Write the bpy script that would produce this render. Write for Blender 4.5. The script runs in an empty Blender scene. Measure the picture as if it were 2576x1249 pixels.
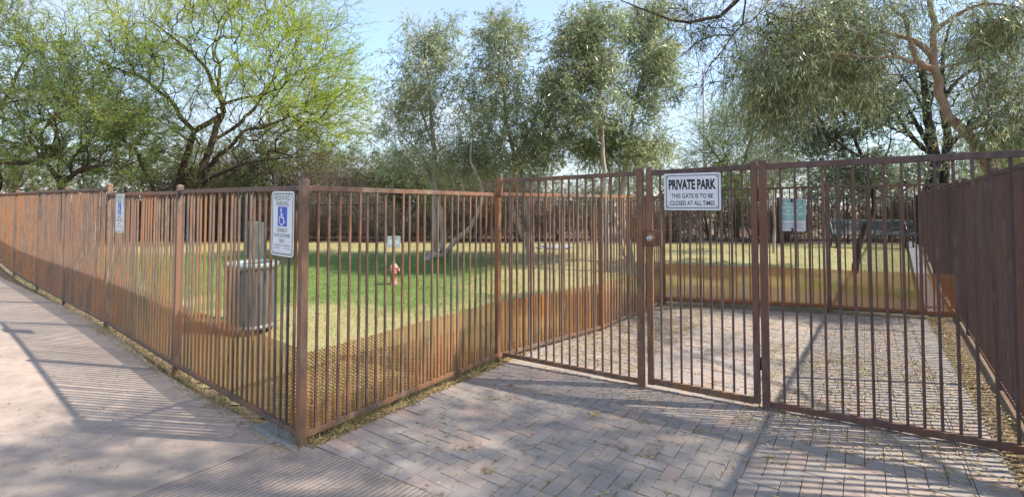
import bpy, bmesh, math, random
import numpy as np
from mathutils import Vector, Matrix
R = math.radians
random.seed(7)
SC = bpy.context.scene
COL = SC.collection

# ------------------------------------------------------------------ camera, sky, sun, exposure
F, CX, CY, PITCH, EYE = 1230.0, 1287.5, 470.0, R(2.0), 1.627
cam_d = bpy.data.cameras.new('camera')
cam_d.sensor_width = 36.0
cam_d.lens = 36.0 * F / 2575.0
cam_d.shift_y = -(624.0 - CY) / 2575.0
cam_d.clip_start = 0.05
cam_d.clip_end = 2000
cam = bpy.data.objects.new('camera', cam_d)
COL.objects.link(cam)
cam.location = (0, 0, EYE)
cam.rotation_euler = (R(90) + PITCH, 0, 0)
SC.camera = cam

SUN_AZ = (0.985, -0.12)            # horizontal direction towards the sun
SUN_EL = R(47)
sh = Vector((SUN_AZ[0], SUN_AZ[1])).normalized()
sun_vec = Vector((sh.x * math.cos(SUN_EL), sh.y * math.cos(SUN_EL), math.sin(SUN_EL)))
sd = bpy.data.lights.new('sun', 'SUN')
sd.energy = 2.55
sd.angle = R(0.8)
sd.color = (1.0, 0.94, 0.86)
sun = bpy.data.objects.new('sun', sd)
COL.objects.link(sun)
sun.rotation_euler = sun_vec.to_track_quat('Z', 'Y').to_euler()

W = bpy.data.worlds.new('World')
SC.world = W
W.use_nodes = True
nt = W.node_tree
nt.nodes.clear()
def N(t, typ, **kw):
    n = t.nodes.new(typ)
    for k, v in kw.items():
        setattr(n, k, v)
    return n
sky = N(nt, 'ShaderNodeTexSky', sky_type='NISHITA', sun_disc=False)
sky.sun_elevation = SUN_EL
sky.sun_rotation = math.atan2(sh.x, sh.y)
sky.air_density = 1.0
sky.dust_density = 0.15
sky.ozone_density = 1.2
tc = N(nt, 'ShaderNodeTexCoord')
sep = N(nt, 'ShaderNodeSeparateXYZ')
nt.links.new(tc.outputs['Generated'], sep.inputs[0])
zz = N(nt, 'ShaderNodeMath', operation='MAXIMUM'); zz.inputs[1].default_value = 0.0
nt.links.new(sep.outputs['Z'], zz.inputs[0])
za = N(nt, 'ShaderNodeMath', operation='ADD'); za.inputs[1].default_value = 0.16
nt.links.new(zz.outputs[0], za.inputs[0])
dv = N(nt, 'ShaderNodeVectorMath', operation='DIVIDE')
cmb = N(nt, 'ShaderNodeCombineXYZ')
for i in range(3):
    nt.links.new(za.outputs[0], cmb.inputs[i])
nt.links.new(tc.outputs['Generated'], dv.inputs[0])
nt.links.new(cmb.outputs[0], dv.inputs[1])
mp = N(nt, 'ShaderNodeMapping')
mp.inputs['Scale'].default_value = (0.55, 0.95, 0.0)
mp.inputs['Rotation'].default_value = (0, 0, R(-25))
mp.inputs['Location'].default_value = (1.3, 0.4, 0)
nt.links.new(dv.outputs[0], mp.inputs[0])
cn = N(nt, 'ShaderNodeTexNoise')
cn.inputs['Scale'].default_value = 1.5
cn.inputs['Detail'].default_value = 7
cn.inputs['Roughness'].default_value = 0.55
cn.inputs['Distortion'].default_value = 0.5
nt.links.new(mp.outputs[0], cn.inputs['Vector'])
cr = N(nt, 'ShaderNodeValToRGB')
cr.color_ramp.elements[0].position = 0.36; cr.color_ramp.elements[0].color = (0.06, 0.06, 0.06, 1)
cr.color_ramp.elements[1].position = 0.72; cr.color_ramp.elements[1].color = (0.8, 0.8, 0.8, 1)
nt.links.new(cn.outputs['Fac'], cr.inputs[0])
skm = N(nt, 'ShaderNodeMix', data_type='RGBA')
skm.inputs[7].default_value = (2.15, 2.2, 2.3, 1)        # sunlit thin cloud, in the sky texture's own units
hz = N(nt, 'ShaderNodeMapRange'); hz.inputs['From Min'].default_value = 0.0; hz.inputs['From Max'].default_value = 0.36
hz.inputs['To Min'].default_value = 0.8; hz.inputs['To Max'].default_value = 0.0
nt.links.new(zz.outputs[0], hz.inputs['Value'])
hm = N(nt, 'ShaderNodeMix', data_type='RGBA')           # pale blue haze towards the horizon
hm.inputs[7].default_value = (1.45, 1.85, 2.3, 1)
nt.links.new(hz.outputs[0], hm.inputs[0]); nt.links.new(sky.outputs[0], hm.inputs[6])
nt.links.new(cr.outputs[0], skm.inputs[0])

bg = N(nt, 'ShaderNodeBackground')
bg.inputs['Strength'].default_value = 0.125
nt.links.new(hm.outputs[2], skm.inputs[6])
nt.links.new(skm.outputs[2], bg.inputs[0])
wo = N(nt, 'ShaderNodeOutputWorld')
nt.links.new(bg.outputs[0], wo.inputs[0])
SC.view_settings.view_transform = 'Standard'
SC.view_settings.look = 'None'
SC.view_settings.gamma = 1
SC.view_settings.exposure = 1.6

# ------------------------------------------------------------------ geometry of the place
C0 = np.array([-1.436, 3.381])
DL = np.array([-0.791, 0.612]); DL /= np.linalg.norm(DL)       # along the left fence
A_ = np.array([0.584, 0.812]); A_ /= np.linalg.norm(A_)         # along the front fence
B_ = np.array([A_[1], -A_[0]])                                  # across the paved entry, to the right
def smooth(t):
    t = np.clip(t, 0, 1)
    return t * t * (3 - 2 * t)
def zg(x, y):
    x = np.asarray(x, float); y = np.asarray(y, float)
    s = (x - C0[0]) * DL[0] + (y - C0[1]) * DL[1]
    a = (x - C0[0]) * A_[0] + (y - C0[1]) * A_[1]
    rise = 0.1 * smooth((s - 1.0) / 4.5) * np.exp(-np.maximum(a, 0) / 3.0)
    return rise + 0.34 * smooth((y - 9.5) / 5.2) * smooth((30 + a) / 30)
def ray(px, py):
    dx = (px - CX) / F; dy = (CY - py) / F
    c, s = math.cos(PITCH), math.sin(PITCH)
    return np.array([dx, c - s * dy, s + c * dy])
def P(px, py, Y):
    d = ray(px, py)
    return np.array([0, 0, EYE]) + d * (Y / d[1])
def G(px, py, z=None):
    d = ray(px, py); zt = 0.0 if z is None else z
    for _ in range(12):
        p = np.array([0, 0, EYE]) + d * ((zt - EYE) / d[2])
        if z is not None: break
        zt = 0.5 * zt + 0.5 * float(zg(p[0], p[1]))
    return p

# ------------------------------------------------------------------ helpers
def tag(o, label=None, cat=None, group=None, kind=None):
    if label: o['label'] = label
    if cat: o['category'] = cat
    if group: o['group'] = group
    if kind: o['kind'] = kind
    return o
def empty(name, loc=(0, 0, 0), mat=None):
    o = bpy.data.objects.new(name, None)
    COL.objects.link(o)
    o.empty_display_size = 0.1
    if mat is not None: o.matrix_world = mat
    else: o.location = loc
    return o
def mesh_np(name, V, faces_n, idx, mat, parent=None, rnd=None, smooth_=False):
    """V (n,3); faces_n: verts per face (int); idx flat indices"""
    me = bpy.data.meshes.new(name)
    V = np.asarray(V, np.float32); idx = np.asarray(idx, np.int32).ravel()
    nf = len(idx) // faces_n
    me.vertices.add(len(V)); me.vertices.foreach_set('co', V.ravel())
    me.loops.add(len(idx)); me.loops.foreach_set('vertex_index', idx)
    me.polygons.add(nf)
    me.polygons.foreach_set('loop_start', np.arange(0, nf * faces_n, faces_n, dtype=np.int32))
    me.polygons.foreach_set('loop_total', np.full(nf, faces_n, np.int32))
    if smooth_:
        me.polygons.foreach_set('use_smooth', np.ones(nf, bool))
    if rnd is not None:
        at = me.attributes.new('rnd', 'FLOAT', 'FACE')
        at.data.foreach_set('value', np.asarray(rnd, np.float32))
    me.update(calc_edges=True)
    me.validate()
    me.materials.append(mat)
    return link(name, me, parent)
def link(name, me, parent=None):
    o = bpy.data.objects.new(name, me)
    COL.objects.link(o)
    if parent is not None: o.parent = parent
    return o
class MB:
    """collects polygons of any size into one mesh"""
    def __init__(s): s.v = []; s.f = []; s.r = []
    def poly(s, pts, r=None):
        b = len(s.v); s.v += [tuple(p) for p in pts]; s.f.append(tuple(range(b, b + len(pts)))); s.r.append(random.random() if r is None else r)
    def box(s, x0, x1, y0, y1, z0, z1, M=None):
        c = [(x0, y0, z0), (x1, y0, z0), (x1, y1, z0), (x0, y1, z0), (x0, y0, z1), (x1, y0, z1), (x1, y1, z1), (x0, y1, z1)]
        if M is not None: c = [tuple(M @ Vector(p)) for p in c]
        b = len(s.v); s.v += c
        for f in ((0, 3, 2, 1), (4, 5, 6, 7), (0, 1, 5, 4), (1, 2, 6, 5), (2, 3, 7, 6), (3, 0, 4, 7)):
            s.f.append(tuple(b + i for i in f)); s.r.append(random.random())
    def bar(s, p, q, w, h=None):
        """square bar from p to q"""
        h = h or w
        p, q = Vector(p), Vector(q); d = (q - p); L = d.length; d.normalize()
        up = Vector((0, 0, 1)) if abs(d.z) < 0.9 else Vector((0, 1, 0))
        x = d.cross(up).normalized(); y = x.cross(d)
        M = Matrix(((x.x, d.x, y.x, p.x), (x.y, d.y, y.y, p.y), (x.z, d.z, y.z, p.z), (0, 0, 0, 1)))
        s.box(-w / 2, w / 2, 0, L, -h / 2, h / 2, M)
    def lathe(s, prof, n=20, o=(0, 0, 0), axis='z'):
        b = len(s.v)
        for r, z in prof:
            for k in range(n):
                t = 2 * math.pi * k / n
                c, q = r * math.cos(t), r * math.sin(t)
                p = (c, q, z) if axis == 'z' else ((c, -z, q) if axis == 'y' else (z, c, q))
                s.v.append((p[0] + o[0], p[1] + o[1], p[2] + o[2]))
        for i in range(len(prof) - 1):
            for k in range(n):
                k2 = (k + 1) % n
                s.f.append((b + i * n + k, b + i * n + k2, b + (i + 1) * n + k2, b + (i + 1) * n + k)); s.r.append(random.random())
    def tube(s, pts, rads, n=8):
        pts = np.asarray(pts, float); m = len(pts)
        t = np.gradient(pts, axis=0); t /= np.linalg.norm(t, axis=1)[:, None] + 1e-9
        ref = np.array([0.31, 0.17, 0.93])
        u = np.cross(t, ref); u /= np.linalg.norm(u, axis=1)[:, None] + 1e-9
        w = np.cross(t, u)
        b = len(s.v)
        for i in range(m):
            for k in range(n):
                a = 2 * math.pi * k / n
                s.v.append(tuple(pts[i] + rads[i] * (math.cos(a) * u[i] + math.sin(a) * w[i])))
        for i in range(m - 1):
            for k in range(n):
                k2 = (k + 1) % n
                s.f.append((b + i * n + k, b + i * n + k2, b + (i + 1) * n + k2, b + (i + 1) * n + k)); s.r.append(0.5)
        s.f.append(tuple(b + (m - 1) * n + k for k in range(n))); s.r.append(0.5)
        s.f.append(tuple(b + k for k in reversed(range(n)))); s.r.append(0.5)
    def build(s, name, mat, parent=None, smooth_=False, bevel=0, recalc=True):
        me = bpy.data.meshes.new(name)
        me.from_pydata(s.v, [], s.f)
        at = me.attributes.new('rnd', 'FLOAT', 'FACE')
        at.data.foreach_set('value', np.array(s.r, np.float32))
        if recalc:
            bm = bmesh.new(); bm.from_mesh(me)
            bmesh.ops.recalc_face_normals(bm, faces=bm.faces)
            if bevel:
                bmesh.ops.bevel(bm, geom=[e for e in bm.edges if len(e.link_faces) == 2 and e.calc_face_angle(0) > 0.6], offset=bevel, segments=2, affect='EDGES', profile=0.5)
            bm.to_mesh(me); bm.free()
        if smooth_:
            me.polygons.foreach_set('use_smooth', np.ones(len(me.polygons), bool))
        me.materials.append(mat)
        me.update()
        return link(name, me, parent)

# ------------------------------------------------------------------ materials
def new_mat(name):
    m = bpy.data.materials.new(name); m.use_nodes = True
    t = m.node_tree; t.nodes.clear()
    out = N(t, 'ShaderNodeOutputMaterial'); bs = N(t, 'ShaderNodeBsdfPrincipled')
    t.links.new(bs.outputs[0], out.inputs[0])
    return m, t, bs, out
def ramp(t, src, stops):
    r = N(t, 'ShaderNodeValToRGB'); e = r.color_ramp.elements
    while len(e) < len(stops): e.new(0.5)
    for k, (p, c) in enumerate(stops):
        e[k].position = p; e[k].color = (*c, 1) if len(c) == 3 else c
    t.links.new(src, r.inputs[0])
    return r.outputs[0]
def noise(t, vec, scale, detail=4, rough=0.6, dist=0.0):
    n = N(t, 'ShaderNodeTexNoise')
    n.inputs['Scale'].default_value = scale; n.inputs['Detail'].default_value = detail
    n.inputs['Roughness'].default_value = rough; n.inputs['Distortion'].default_value = dist
    if vec is not None: t.links.new(vec, n.inputs['Vector'])
    return n.outputs['Fac']
def pos(t, scale=(1, 1, 1), rot=(0, 0, 0)):
    g = N(t, 'ShaderNodeNewGeometry'); m = N(t, 'ShaderNodeMapping')
    m.inputs['Scale'].default_value = scale; m.inputs['Rotation'].default_value = rot
    t.links.new(g.outputs['Position'], m.inputs[0])
    return m.outputs[0]
def mixc(t, fac, a, b, mode='MIX'):
    m = N(t, 'ShaderNodeMix', data_type='RGBA', blend_type=mode)
    for s, v in ((0, fac), (6, a), (7, b)):
        if isinstance(v, (int, float)): m.inputs[s].default_value = v
        elif isinstance(v, tuple): m.inputs[s].default_value = (*v, 1)
        else: t.links.new(v, m.inputs[s])
    return m.outputs[2]
def math_(t, op, a, b=0.0, clamp=False):
    m = N(t, 'ShaderNodeMath', operation=op); m.use_clamp = clamp
    for s, v in ((0, a), (1, b)):
        if isinstance(v, (int, float)): m.inputs[s].default_value = v
        else: t.links.new(v, m.inputs[s])
    return m.outputs[0]
def bump(t, bs, h, strength, dist):
    b = N(t, 'ShaderNodeBump'); b.inputs['Strength'].default_value = strength; b.inputs['Distance'].default_value = dist
    t.links.new(h, b.inputs['Height']); t.links.new(b.outputs[0], bs.inputs['Normal'])
def attr(t, name='rnd'):
    a = N(t, 'ShaderNodeAttribute'); a.attribute_name = name
    return a.outputs['Fac']
def plain(name, col, rough=0.6, metal=0.0, vary=0.25, scale=30):
    m, t, bs, _ = new_mat(name)
    n = noise(t, pos(t), scale, 5)
    d = tuple(c * (1 - vary) for c in col); l = tuple(min(1, c * (1 + vary * 0.6)) for c in col)
    t.links.new(ramp(t, n, [(0.3, d), (0.7, l)]), bs.inputs['Base Color'])
    bs.inputs['Roughness'].default_value = rough; bs.inputs['Metallic'].default_value = metal
    return m
def rust(name, dark, mid, light, orange):
    m, t, bs, _ = new_mat(name)
    big = noise(t, pos(t, (1, 1, 0.45)), 2.2, 4, 0.6, 0.4)
    md = noise(t, pos(t, (1, 1, 0.35)), 17, 5, 0.65)
    fine = noise(t, pos(t), 190, 3, 0.7)
    c = ramp(t, md, [(0.28, dark), (0.5, mid), (0.74, light)])
    c = mixc(t, ramp(t, big, [(0.43, (0, 0, 0)), (0.6, (0.9, 0.9, 0.9))]), c, orange)
    c = mixc(t, ramp(t, fine, [(0.42, (0, 0, 0)), (0.7, (0.75, 0.75, 0.75))]), c, light)
    oi = N(t, 'ShaderNodeObjectInfo')
    hs = N(t, 'ShaderNodeHueSaturation')
    t.links.new(c, hs.inputs['Color'])
    t.links.new(math_(t, 'ADD', math_(t, 'MULTIPLY', oi.outputs['Random'], 0.5), 0.75), hs.inputs['Value'])
    t.links.new(math_(t, 'ADD', math_(t, 'MULTIPLY', oi.outputs['Random'], 0.35), 0.75), hs.inputs['Saturation'])
    t.links.new(hs.outputs[0], bs.inputs['Base Color'])
    bs.inputs['Roughness'].default_value = 0.72
    bump(t, bs, fine, 0.35, 0.002)
    return m
M_RUST = rust('rusty_steel', (0.05, 0.029, 0.021), (0.118, 0.066, 0.043), (0.26, 0.185, 0.13), (0.235, 0.09, 0.032))
M_RUSTD = rust('brown_rusty_steel', (0.05, 0.03, 0.025), (0.10, 0.056, 0.045), (0.205, 0.135, 0.112), (0.14, 0.062, 0.036))
M_MESH = rust('rusty_mesh', (0.14, 0.05, 0.014), (0.34, 0.125, 0.03), (0.44, 0.205, 0.065), (0.47, 0.145, 0.025))
M_BACKF = plain('dark_painted_steel', (0.035, 0.022, 0.02), 0.6)
M_WHITE = plain('white_sign_sheet', (0.78, 0.80, 0.82), 0.35, 0, 0.1, 12)
M_BLACK = plain('black_lettering', (0.012, 0.012, 0.014), 0.5, 0, 0.2)
M_GREENP = plain('green_lettering', (0.03, 0.14, 0.11), 0.5, 0, 0.2)
M_GREYP = plain('dark_grey_lettering', (0.10, 0.15, 0.16), 0.5, 0, 0.2)
M_BLUE = plain('blue_sign_paint', (0.02, 0.09, 0.55), 0.4, 0, 0.1)
M_TEAL = plain('faded_green_sign_paint', (0.3, 0.55, 0.48), 0.5, 0, 0.18, 20)
M_TEXTW = plain('white_lettering', (0.8, 0.84, 0.82), 0.5, 0, 0.05)
M_BOLT = plain('zinc_bolt', (0.4, 0.4, 0.39), 0.4, 0.6, 0.3, 200)
M_BRASS = plain('worn_brass', (0.55, 0.36, 0.12), 0.35, 0.8, 0.3, 150)
M_STEEL = plain('worn_chrome', (0.55, 0.54, 0.52), 0.3, 0.8, 0.3, 150)
M_BIN = plain('dark_green_coated_steel', (0.2, 0.22, 0.205), 0.45, 0, 0.3, 14)
M_BINRIM = plain('grey_green_rim', (0.24, 0.28, 0.26), 0.45, 0, 0.2, 14)
M_LINER = plain('black_liner', (0.008, 0.008, 0.009), 0.7)
M_STAT = plain('pale_green_enamel', (0.27, 0.42, 0.36), 0.45, 0, 0.2, 9)
M_STATD = plain('dark_green_enamel', (0.07, 0.11, 0.10), 0.45, 0, 0.2, 9)
M_BENCH = plain('blue_green_coated_steel', (0.03, 0.052, 0.055), 0.4, 0, 0.25, 10)
M_HYD = plain('faded_red_paint', (0.42, 0.15, 0.13), 0.65, 0, 0.35, 25)
M_HYDP = plain('sun_bleached_pink_paint', (0.5, 0.24, 0.2), 0.7, 0, 0.3, 25)
M_GALV = plain('galvanised_steel', (0.45, 0.46, 0.46), 0.45, 0.5, 0.2, 20)
M_POLE = plain('weathered_pole_paint', (0.45, 0.45, 0.46), 0.6, 0, 0.15, 2)
M_WIRE = plain('black_cable', (0.05, 0.05, 0.06), 0.6)
M_CURB = plain('old_grey_concrete', (0.27, 0.26, 0.24), 0.9, 0, 0.3, 18)
M_ROCK = plain('grey_flat_stone', (0.3, 0.29, 0.28), 0.9, 0, 0.3, 6)

def bark(name, c0, c1, c2, sc=9):
    m, t, bs, _ = new_mat(name)
    n = noise(t, pos(t, (1, 1, 0.3)), sc, 6, 0.65, 0.6)
    f = noise(t, pos(t, (1, 1, 0.25)), sc * 7, 4)
    c = ramp(t, n, [(0.32, c0), (0.5, c1), (0.68, c2)])
    t.links.new(mixc(t, math_(t, 'MULTIPLY', f, 0.6), c, c0), bs.inputs['Base Color'])
    bs.inputs['Roughness'].default_value = 0.9
    bump(t, bs, f, 0.7, 0.02)
    return m
M_BARKM = bark('dark_mesquite_bark', (0.03, 0.018, 0.015), (0.07, 0.042, 0.034), (0.12, 0.075, 0.06))
M_BARKB = bark('black_brown_bark', (0.014, 0.010, 0.009), (0.032, 0.022, 0.02), (0.06, 0.043, 0.037))
M_BARKE = bark('pale_peeling_bark', (0.26, 0.15, 0.10), (0.48, 0.42, 0.36), (0.6, 0.56, 0.5), 4)
M_BARKO = bark('orange_peeling_bark', (0.24, 0.125, 0.07), (0.43, 0.34, 0.26), (0.53, 0.49, 0.44), 5)
M_GTWIG = bark('olive_twigs', (0.09, 0.08, 0.045), (0.17, 0.15, 0.08), (0.26, 0.22, 0.13), 3)
M_TWIG = bark('grey_brown_twigs', (0.10, 0.075, 0.055), (0.19, 0.145, 0.105), (0.28, 0.225, 0.17), 3)
def leafmat(name, stops, trans=0.35, rough=0.5):
    m, t, bs, out = new_mat(name)
    c = ramp(t, attr(t), stops)
    big = noise(t, pos(t), 0.9, 2)
    hs = N(t, 'ShaderNodeHueSaturation'); t.links.new(c, hs.inputs['Color'])
    t.links.new(math_(t, 'ADD', math_(t, 'MULTIPLY', big, 0.7), 0.65), hs.inputs['Value'])
    t.links.new(hs.outputs[0], bs.inputs['Base Color'])
    bs.inputs['Roughness'].default_value = rough
    tr = N(t, 'ShaderNodeBsdfTranslucent'); t.links.new(hs.outputs[0], tr.inputs[0])
    mx = N(t, 'ShaderNodeMixShader'); mx.inputs[0].default_value = trans
    t.links.new(bs.outputs[0], mx.inputs[1]); t.links.new(tr.outputs[0], mx.inputs[2])
    t.links.new(mx.outputs[0], out.inputs[0])
    return m
M_LIME = leafmat('spring_mesquite_leaf', [(0, (0.26, 0.38, 0.03)), (0.5, (0.48, 0.6, 0.035)), (1, (0.68, 0.7, 0.05))], 0.5)
M_MESQ = leafmat('mesquite_leaf', [(0, (0.12, 0.2, 0.055)), (0.55, (0.24, 0.35, 0.09)), (0.9, (0.44, 0.5, 0.09)), (1, (0.52, 0.5, 0.1))], 0.5)
M_EUC = leafmat('gum_leaf', [(0, (0.19, 0.24, 0.12)), (0.45, (0.38, 0.46, 0.23)), (0.78, (0.6, 0.65, 0.38)), (0.94, (0.56, 0.52, 0.24)), (1, (0.56, 0.38, 0.1))], 0.46, 0.3)
M_EUCD = leafmat('dark_gum_leaf', [(0, (0.07, 0.11, 0.065)), (0.5, (0.16, 0.22, 0.13)), (0.9, (0.3, 0.37, 0.24)), (1, (0.3, 0.29, 0.12))], 0.25, 0.36)
M_BRUSH = leafmat('dry_brush_leaf', [(0, (0.035, 0.026, 0.016)), (0.5, (0.085, 0.06, 0.032)), (0.8, (0.12, 0.14, 0.045)), (1, (0.24, 0.21, 0.1))], 0.25, 0.7)
M_BUSH = leafmat('olive_bush_leaf', [(0, (0.075, 0.11, 0.03)), (0.5, (0.16, 0.21, 0.055)), (1, (0.3, 0.33, 0.09))], 0.4, 0.6)
M_LITTER = leafmat('fallen_leaf', [(0, (0.17, 0.11, 0.045)), (0.4, (0.35, 0.24, 0.08)), (0.8, (0.5, 0.38, 0.12)), (1, (0.6, 0.52, 0.3))], 0.1, 0.8)
M_STRAW = leafmat('dry_grass_blade', [(0, (0.26, 0.18, 0.07)), (0.5, (0.45, 0.35, 0.16)), (0.85, (0.55, 0.47, 0.24)), (1, (0.12, 0.2, 0.04))], 0.2, 0.8)

def grass_colour(t):
    """lush patches and bleached patches of the same lawn, by place"""
    g = N(t, 'ShaderNodeNewGeometry'); s = N(t, 'ShaderNodeSeparateXYZ'); t.links.new(g.outputs['Position'], s.inputs[0])
    x, y = s.outputs[0], s.outputs[1]
    n1 = noise(t, g.outputs['Position'], 0.7, 4, 0.6); n2 = noise(t, g.outputs['Position'], 4.5, 4, 0.65)
    wob = math_(t, 'MULTIPLY', math_(t, 'SUBTRACT', n1, 0.5), 7.0)
    yy = math_(t, 'ADD', y, wob)
    far = math_(t, 'MULTIPLY', math_(t, 'SUBTRACT', yy, 6.9), 0.5, True)
    farend = math_(t, 'MULTIPLY', math_(t, 'SUBTRACT', 13.8, y), 0.9, True)
    left = math_(t, 'MULTIPLY', math_(t, 'SUBTRACT', 0.2, math_(t, 'ADD', x, math_(t, 'MULTIPLY', wob, 0.4))), 0.6, True)
    a = math_(t, 'MULTIPLY', math_(t, 'MULTIPLY', far, farend), left)
    b = math_(t, 'MULTIPLY', math_(t, 'MULTIPLY', math_(t, 'SUBTRACT', x, 1.6), 0.7, True), math_(t, 'MULTIPLY', math_(t, 'SUBTRACT', 10.4, yy), 0.9, True))
    gr = math_(t, 'MAXIMUM', a, math_(t, 'MULTIPLY', b, 0.95))
    gr = math_(t, 'ADD', gr, math_(t, 'MULTIPLY', math_(t, 'SUBTRACT', n2, 0.52), 3.2))
    gr = math_(t, 'ADD', gr, 0.26, True)
    straw = ramp(t, n2, [(0.3, (0.42, 0.33, 0.14)), (0.55, (0.58, 0.49, 0.23)), (0.75, (0.64, 0.56, 0.3))])
    green = ramp(t, n2, [(0.3, (0.085, 0.16, 0.025)), (0.7, (0.2, 0.33, 0.055))])
    return mixc(t, gr, straw, green)
def lawnmat(name, blades):
    m, t, bs, out = new_mat(name)
    c = grass_colour(t)
    if blades:
        c = mixc(t, 0.55, c, mixc(t, 1.0, c, ramp(t, attr(t), [(0, (0.5, 0.5, 0.5)), (1, (1.35, 1.35, 1.35))]), 'MULTIPLY'))
        tr = N(t, 'ShaderNodeBsdfTranslucent'); t.links.new(c, tr.inputs[0])
        mx = N(t, 'ShaderNodeMixShader'); mx.inputs[0].default_value = 0.25
        t.links.new(bs.outputs[0], mx.inputs[1]); t.links.new(tr.outputs[0], mx.inputs[2]); t.links.new(mx.outputs[0], out.inputs[0])
    else:
        f = noise(t, pos(t), 60, 3)
        c = mixc(t, math_(t, 'MULTIPLY', f, 0.5), c, (0.12, 0.085, 0.04))
        bump(t, bs, f, 0.8, 0.03)
    t.links.new(c, bs.inputs['Base Color']); bs.inputs['Roughness'].default_value = 0.85
    return m
M_LAWN = lawnmat('lawn_turf', False); M_BLADE = lawnmat('grass_blade', True)
m, t, bs, _ = new_mat('dirt')
n = noise(t, pos(t), 2.5, 6, 0.65); f = noise(t, pos(t), 90, 4)
t.links.new(mixc(t, math_(t, 'MULTIPLY', f, 0.5), ramp(t, n, [(0.3, (0.19, 0.12, 0.07)), (0.7, (0.34, 0.24, 0.15))]), (0.13, 0.085, 0.05)), bs.inputs['Base Color'])
bs.inputs['Roughness'].default_value = 0.95; bump(t, bs, f, 0.8, 0.02)
M_DIRT = m
# pavers: grey and pinkish units
m, t, bs, _ = new_mat('concrete_pavers')
r_ = attr(t)
c = ramp(t, r_, [(0, (0.32, 0.278, 0.242)), (0.4, (0.37, 0.317, 0.27)), (0.65, (0.395, 0.32, 0.265)), (0.85, (0.42, 0.31, 0.248)), (1, (0.35, 0.297, 0.255))])
big = noise(t, pos(t), 1.3, 4); md = noise(t, pos(t), 14, 5, 0.7); f = noise(t, pos(t), 240, 3)
c = mixc(t, 1.0, c, ramp(t, md, [(0.25, (0.78, 0.78, 0.79)), (0.75, (1.12, 1.1, 1.08))]), 'MULTIPLY')
c = mixc(t, 1.0, c, ramp(t, f, [(0.3, (0.82, 0.82, 0.82)), (0.7, (1.12, 1.12, 1.12))]), 'MULTIPLY')
c = mixc(t, ramp(t, big, [(0.45, (0, 0, 0)), (0.75, (0.35, 0.35, 0.35))]), c, (0.36, 0.32, 0.29))
t.links.new(c, bs.inputs['Base Color']); bs.inputs['Roughness'].default_value = 0.88; bump(t, bs, f, 0.3, 0.003)
M_PAVER = m
# sidewalk concrete, tinted pinkish buff, with faint brooming across the walk
m, t, bs, _ = new_mat('tinted_concrete')
ang = math.atan2(A_[1], A_[0])
lo = noise(t, pos(t, (0.7, 1.6, 1)), 1.1, 5, 0.6, 0.6); md = noise(t, pos(t), 9, 6, 0.7, 0.3); f = noise(t, pos(t), 170, 3)
c = ramp(t, lo, [(0.3, (0.33, 0.26, 0.205)), (0.5, (0.42, 0.33, 0.26)), (0.7, (0.50, 0.38, 0.295))])
c = mixc(t, ramp(t, md, [(0.48, (0, 0, 0)), (0.7, (0.7, 0.7, 0.7))]), c, (0.30, 0.21, 0.155))
st = noise(t, pos(t, (0.8, 1.3, 1), (0, 0, 0.5)), 2.6, 7, 0.72, 0.8)
c = mixc(t, ramp(t, st, [(0.52, (0, 0, 0)), (0.66, (0.5, 0.5, 0.5))]), c, (0.27, 0.215, 0.175))
sp = noise(t, pos(t), 46, 2, 0.5)
c = mixc(t, ramp(t, sp, [(0.66, (0, 0, 0)), (0.74, (0.6, 0.6, 0.6))]), c, (0.16, 0.12, 0.09))
c = mixc(t, 1.0, c, ramp(t, f, [(0.3, (0.86, 0.86, 0.86)), (0.7, (1.1, 1.1, 1.1))]), 'MULTIPLY')
t.links.new(c, bs.inputs['Base Color']); bs.inputs['Roughness'].default_value = 0.9
bump(t, bs, math_(t, 'ADD', math_(t, 'MULTIPLY', f, 0.5), md), 0.35, 0.006)
M_WALK = m
m2 = M_WALK.copy(); m2.name = 'broomed_concrete'
t = m2.node_tree; bs = [n for n in t.nodes if n.type == 'BSDF_PRINCIPLED'][0]
wv = N(t, 'ShaderNodeTexWave'); wv.bands_direction = 'Y'
wv.inputs['Scale'].default_value = 9.0; wv.inputs['Distortion'].default_value = 2.2; wv.inputs['Detail'].default_value = 3; wv.inputs['Detail Scale'].default_value = 2.0
g = N(t, 'ShaderNodeNewGeometry'); mp = N(t, 'ShaderNodeMapping'); mp.inputs['Rotation'].default_value = (0, 0, -ang)
t.links.new(g.outputs['Position'], mp.inputs[0]); t.links.new(mp.outputs[0], wv.inputs[0])
b2 = [n for n in t.nodes if n.type == 'BUMP'][0]
t.links.new(math_(t, 'ADD', wv.outputs['Fac'], noise(t, pos(t), 170, 3)), b2.inputs['Height'])
b2.inputs['Strength'].default_value = 0.6; b2.inputs['Distance'].default_value = 0.008
old = bs.inputs['Base Color'].links[0].from_socket
t.links.new(mixc(t, 1.0, old, ramp(t, wv.outputs['Fac'], [(0.0, (0.74, 0.72, 0.70)), (0.55, (1.02, 1.0, 1.0))]), 'MULTIPLY'), bs.inputs['Base Color'])
M_BROOM = m2

# ------------------------------------------------------------------ ground
def axis(lo, hi, fine0, fine1, d):
    a = list(np.arange(fine0, fine1 + 1e-6, d)); s = d
    while a[-1] < hi: s *= 1.35; a.append(a[-1] + s)
    s = d
    while a[0] > lo: s *= 1.35; a.insert(0, a[0] - s)
    return np.array(a)
xs = axis(-400, 400, -16, 16, 0.25); ys = axis(-400, 400, -4, 20, 0.25)
Xg, Yg = np.meshgrid(xs, ys)
V = np.stack([Xg, Yg, zg(Xg, Yg) - 0.03], -1).reshape(-1, 3)
nx = len(xs); i, j = np.meshgrid(np.arange(nx - 1), np.arange(len(ys) - 1))
q = (j * nx + i).ravel()
o = mesh_np('ground', V, 4, np.stack([q, q + 1, q + nx + 1, q + nx], 1), M_DIRT, smooth_=True)
tag(o, kind='structure')

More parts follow.
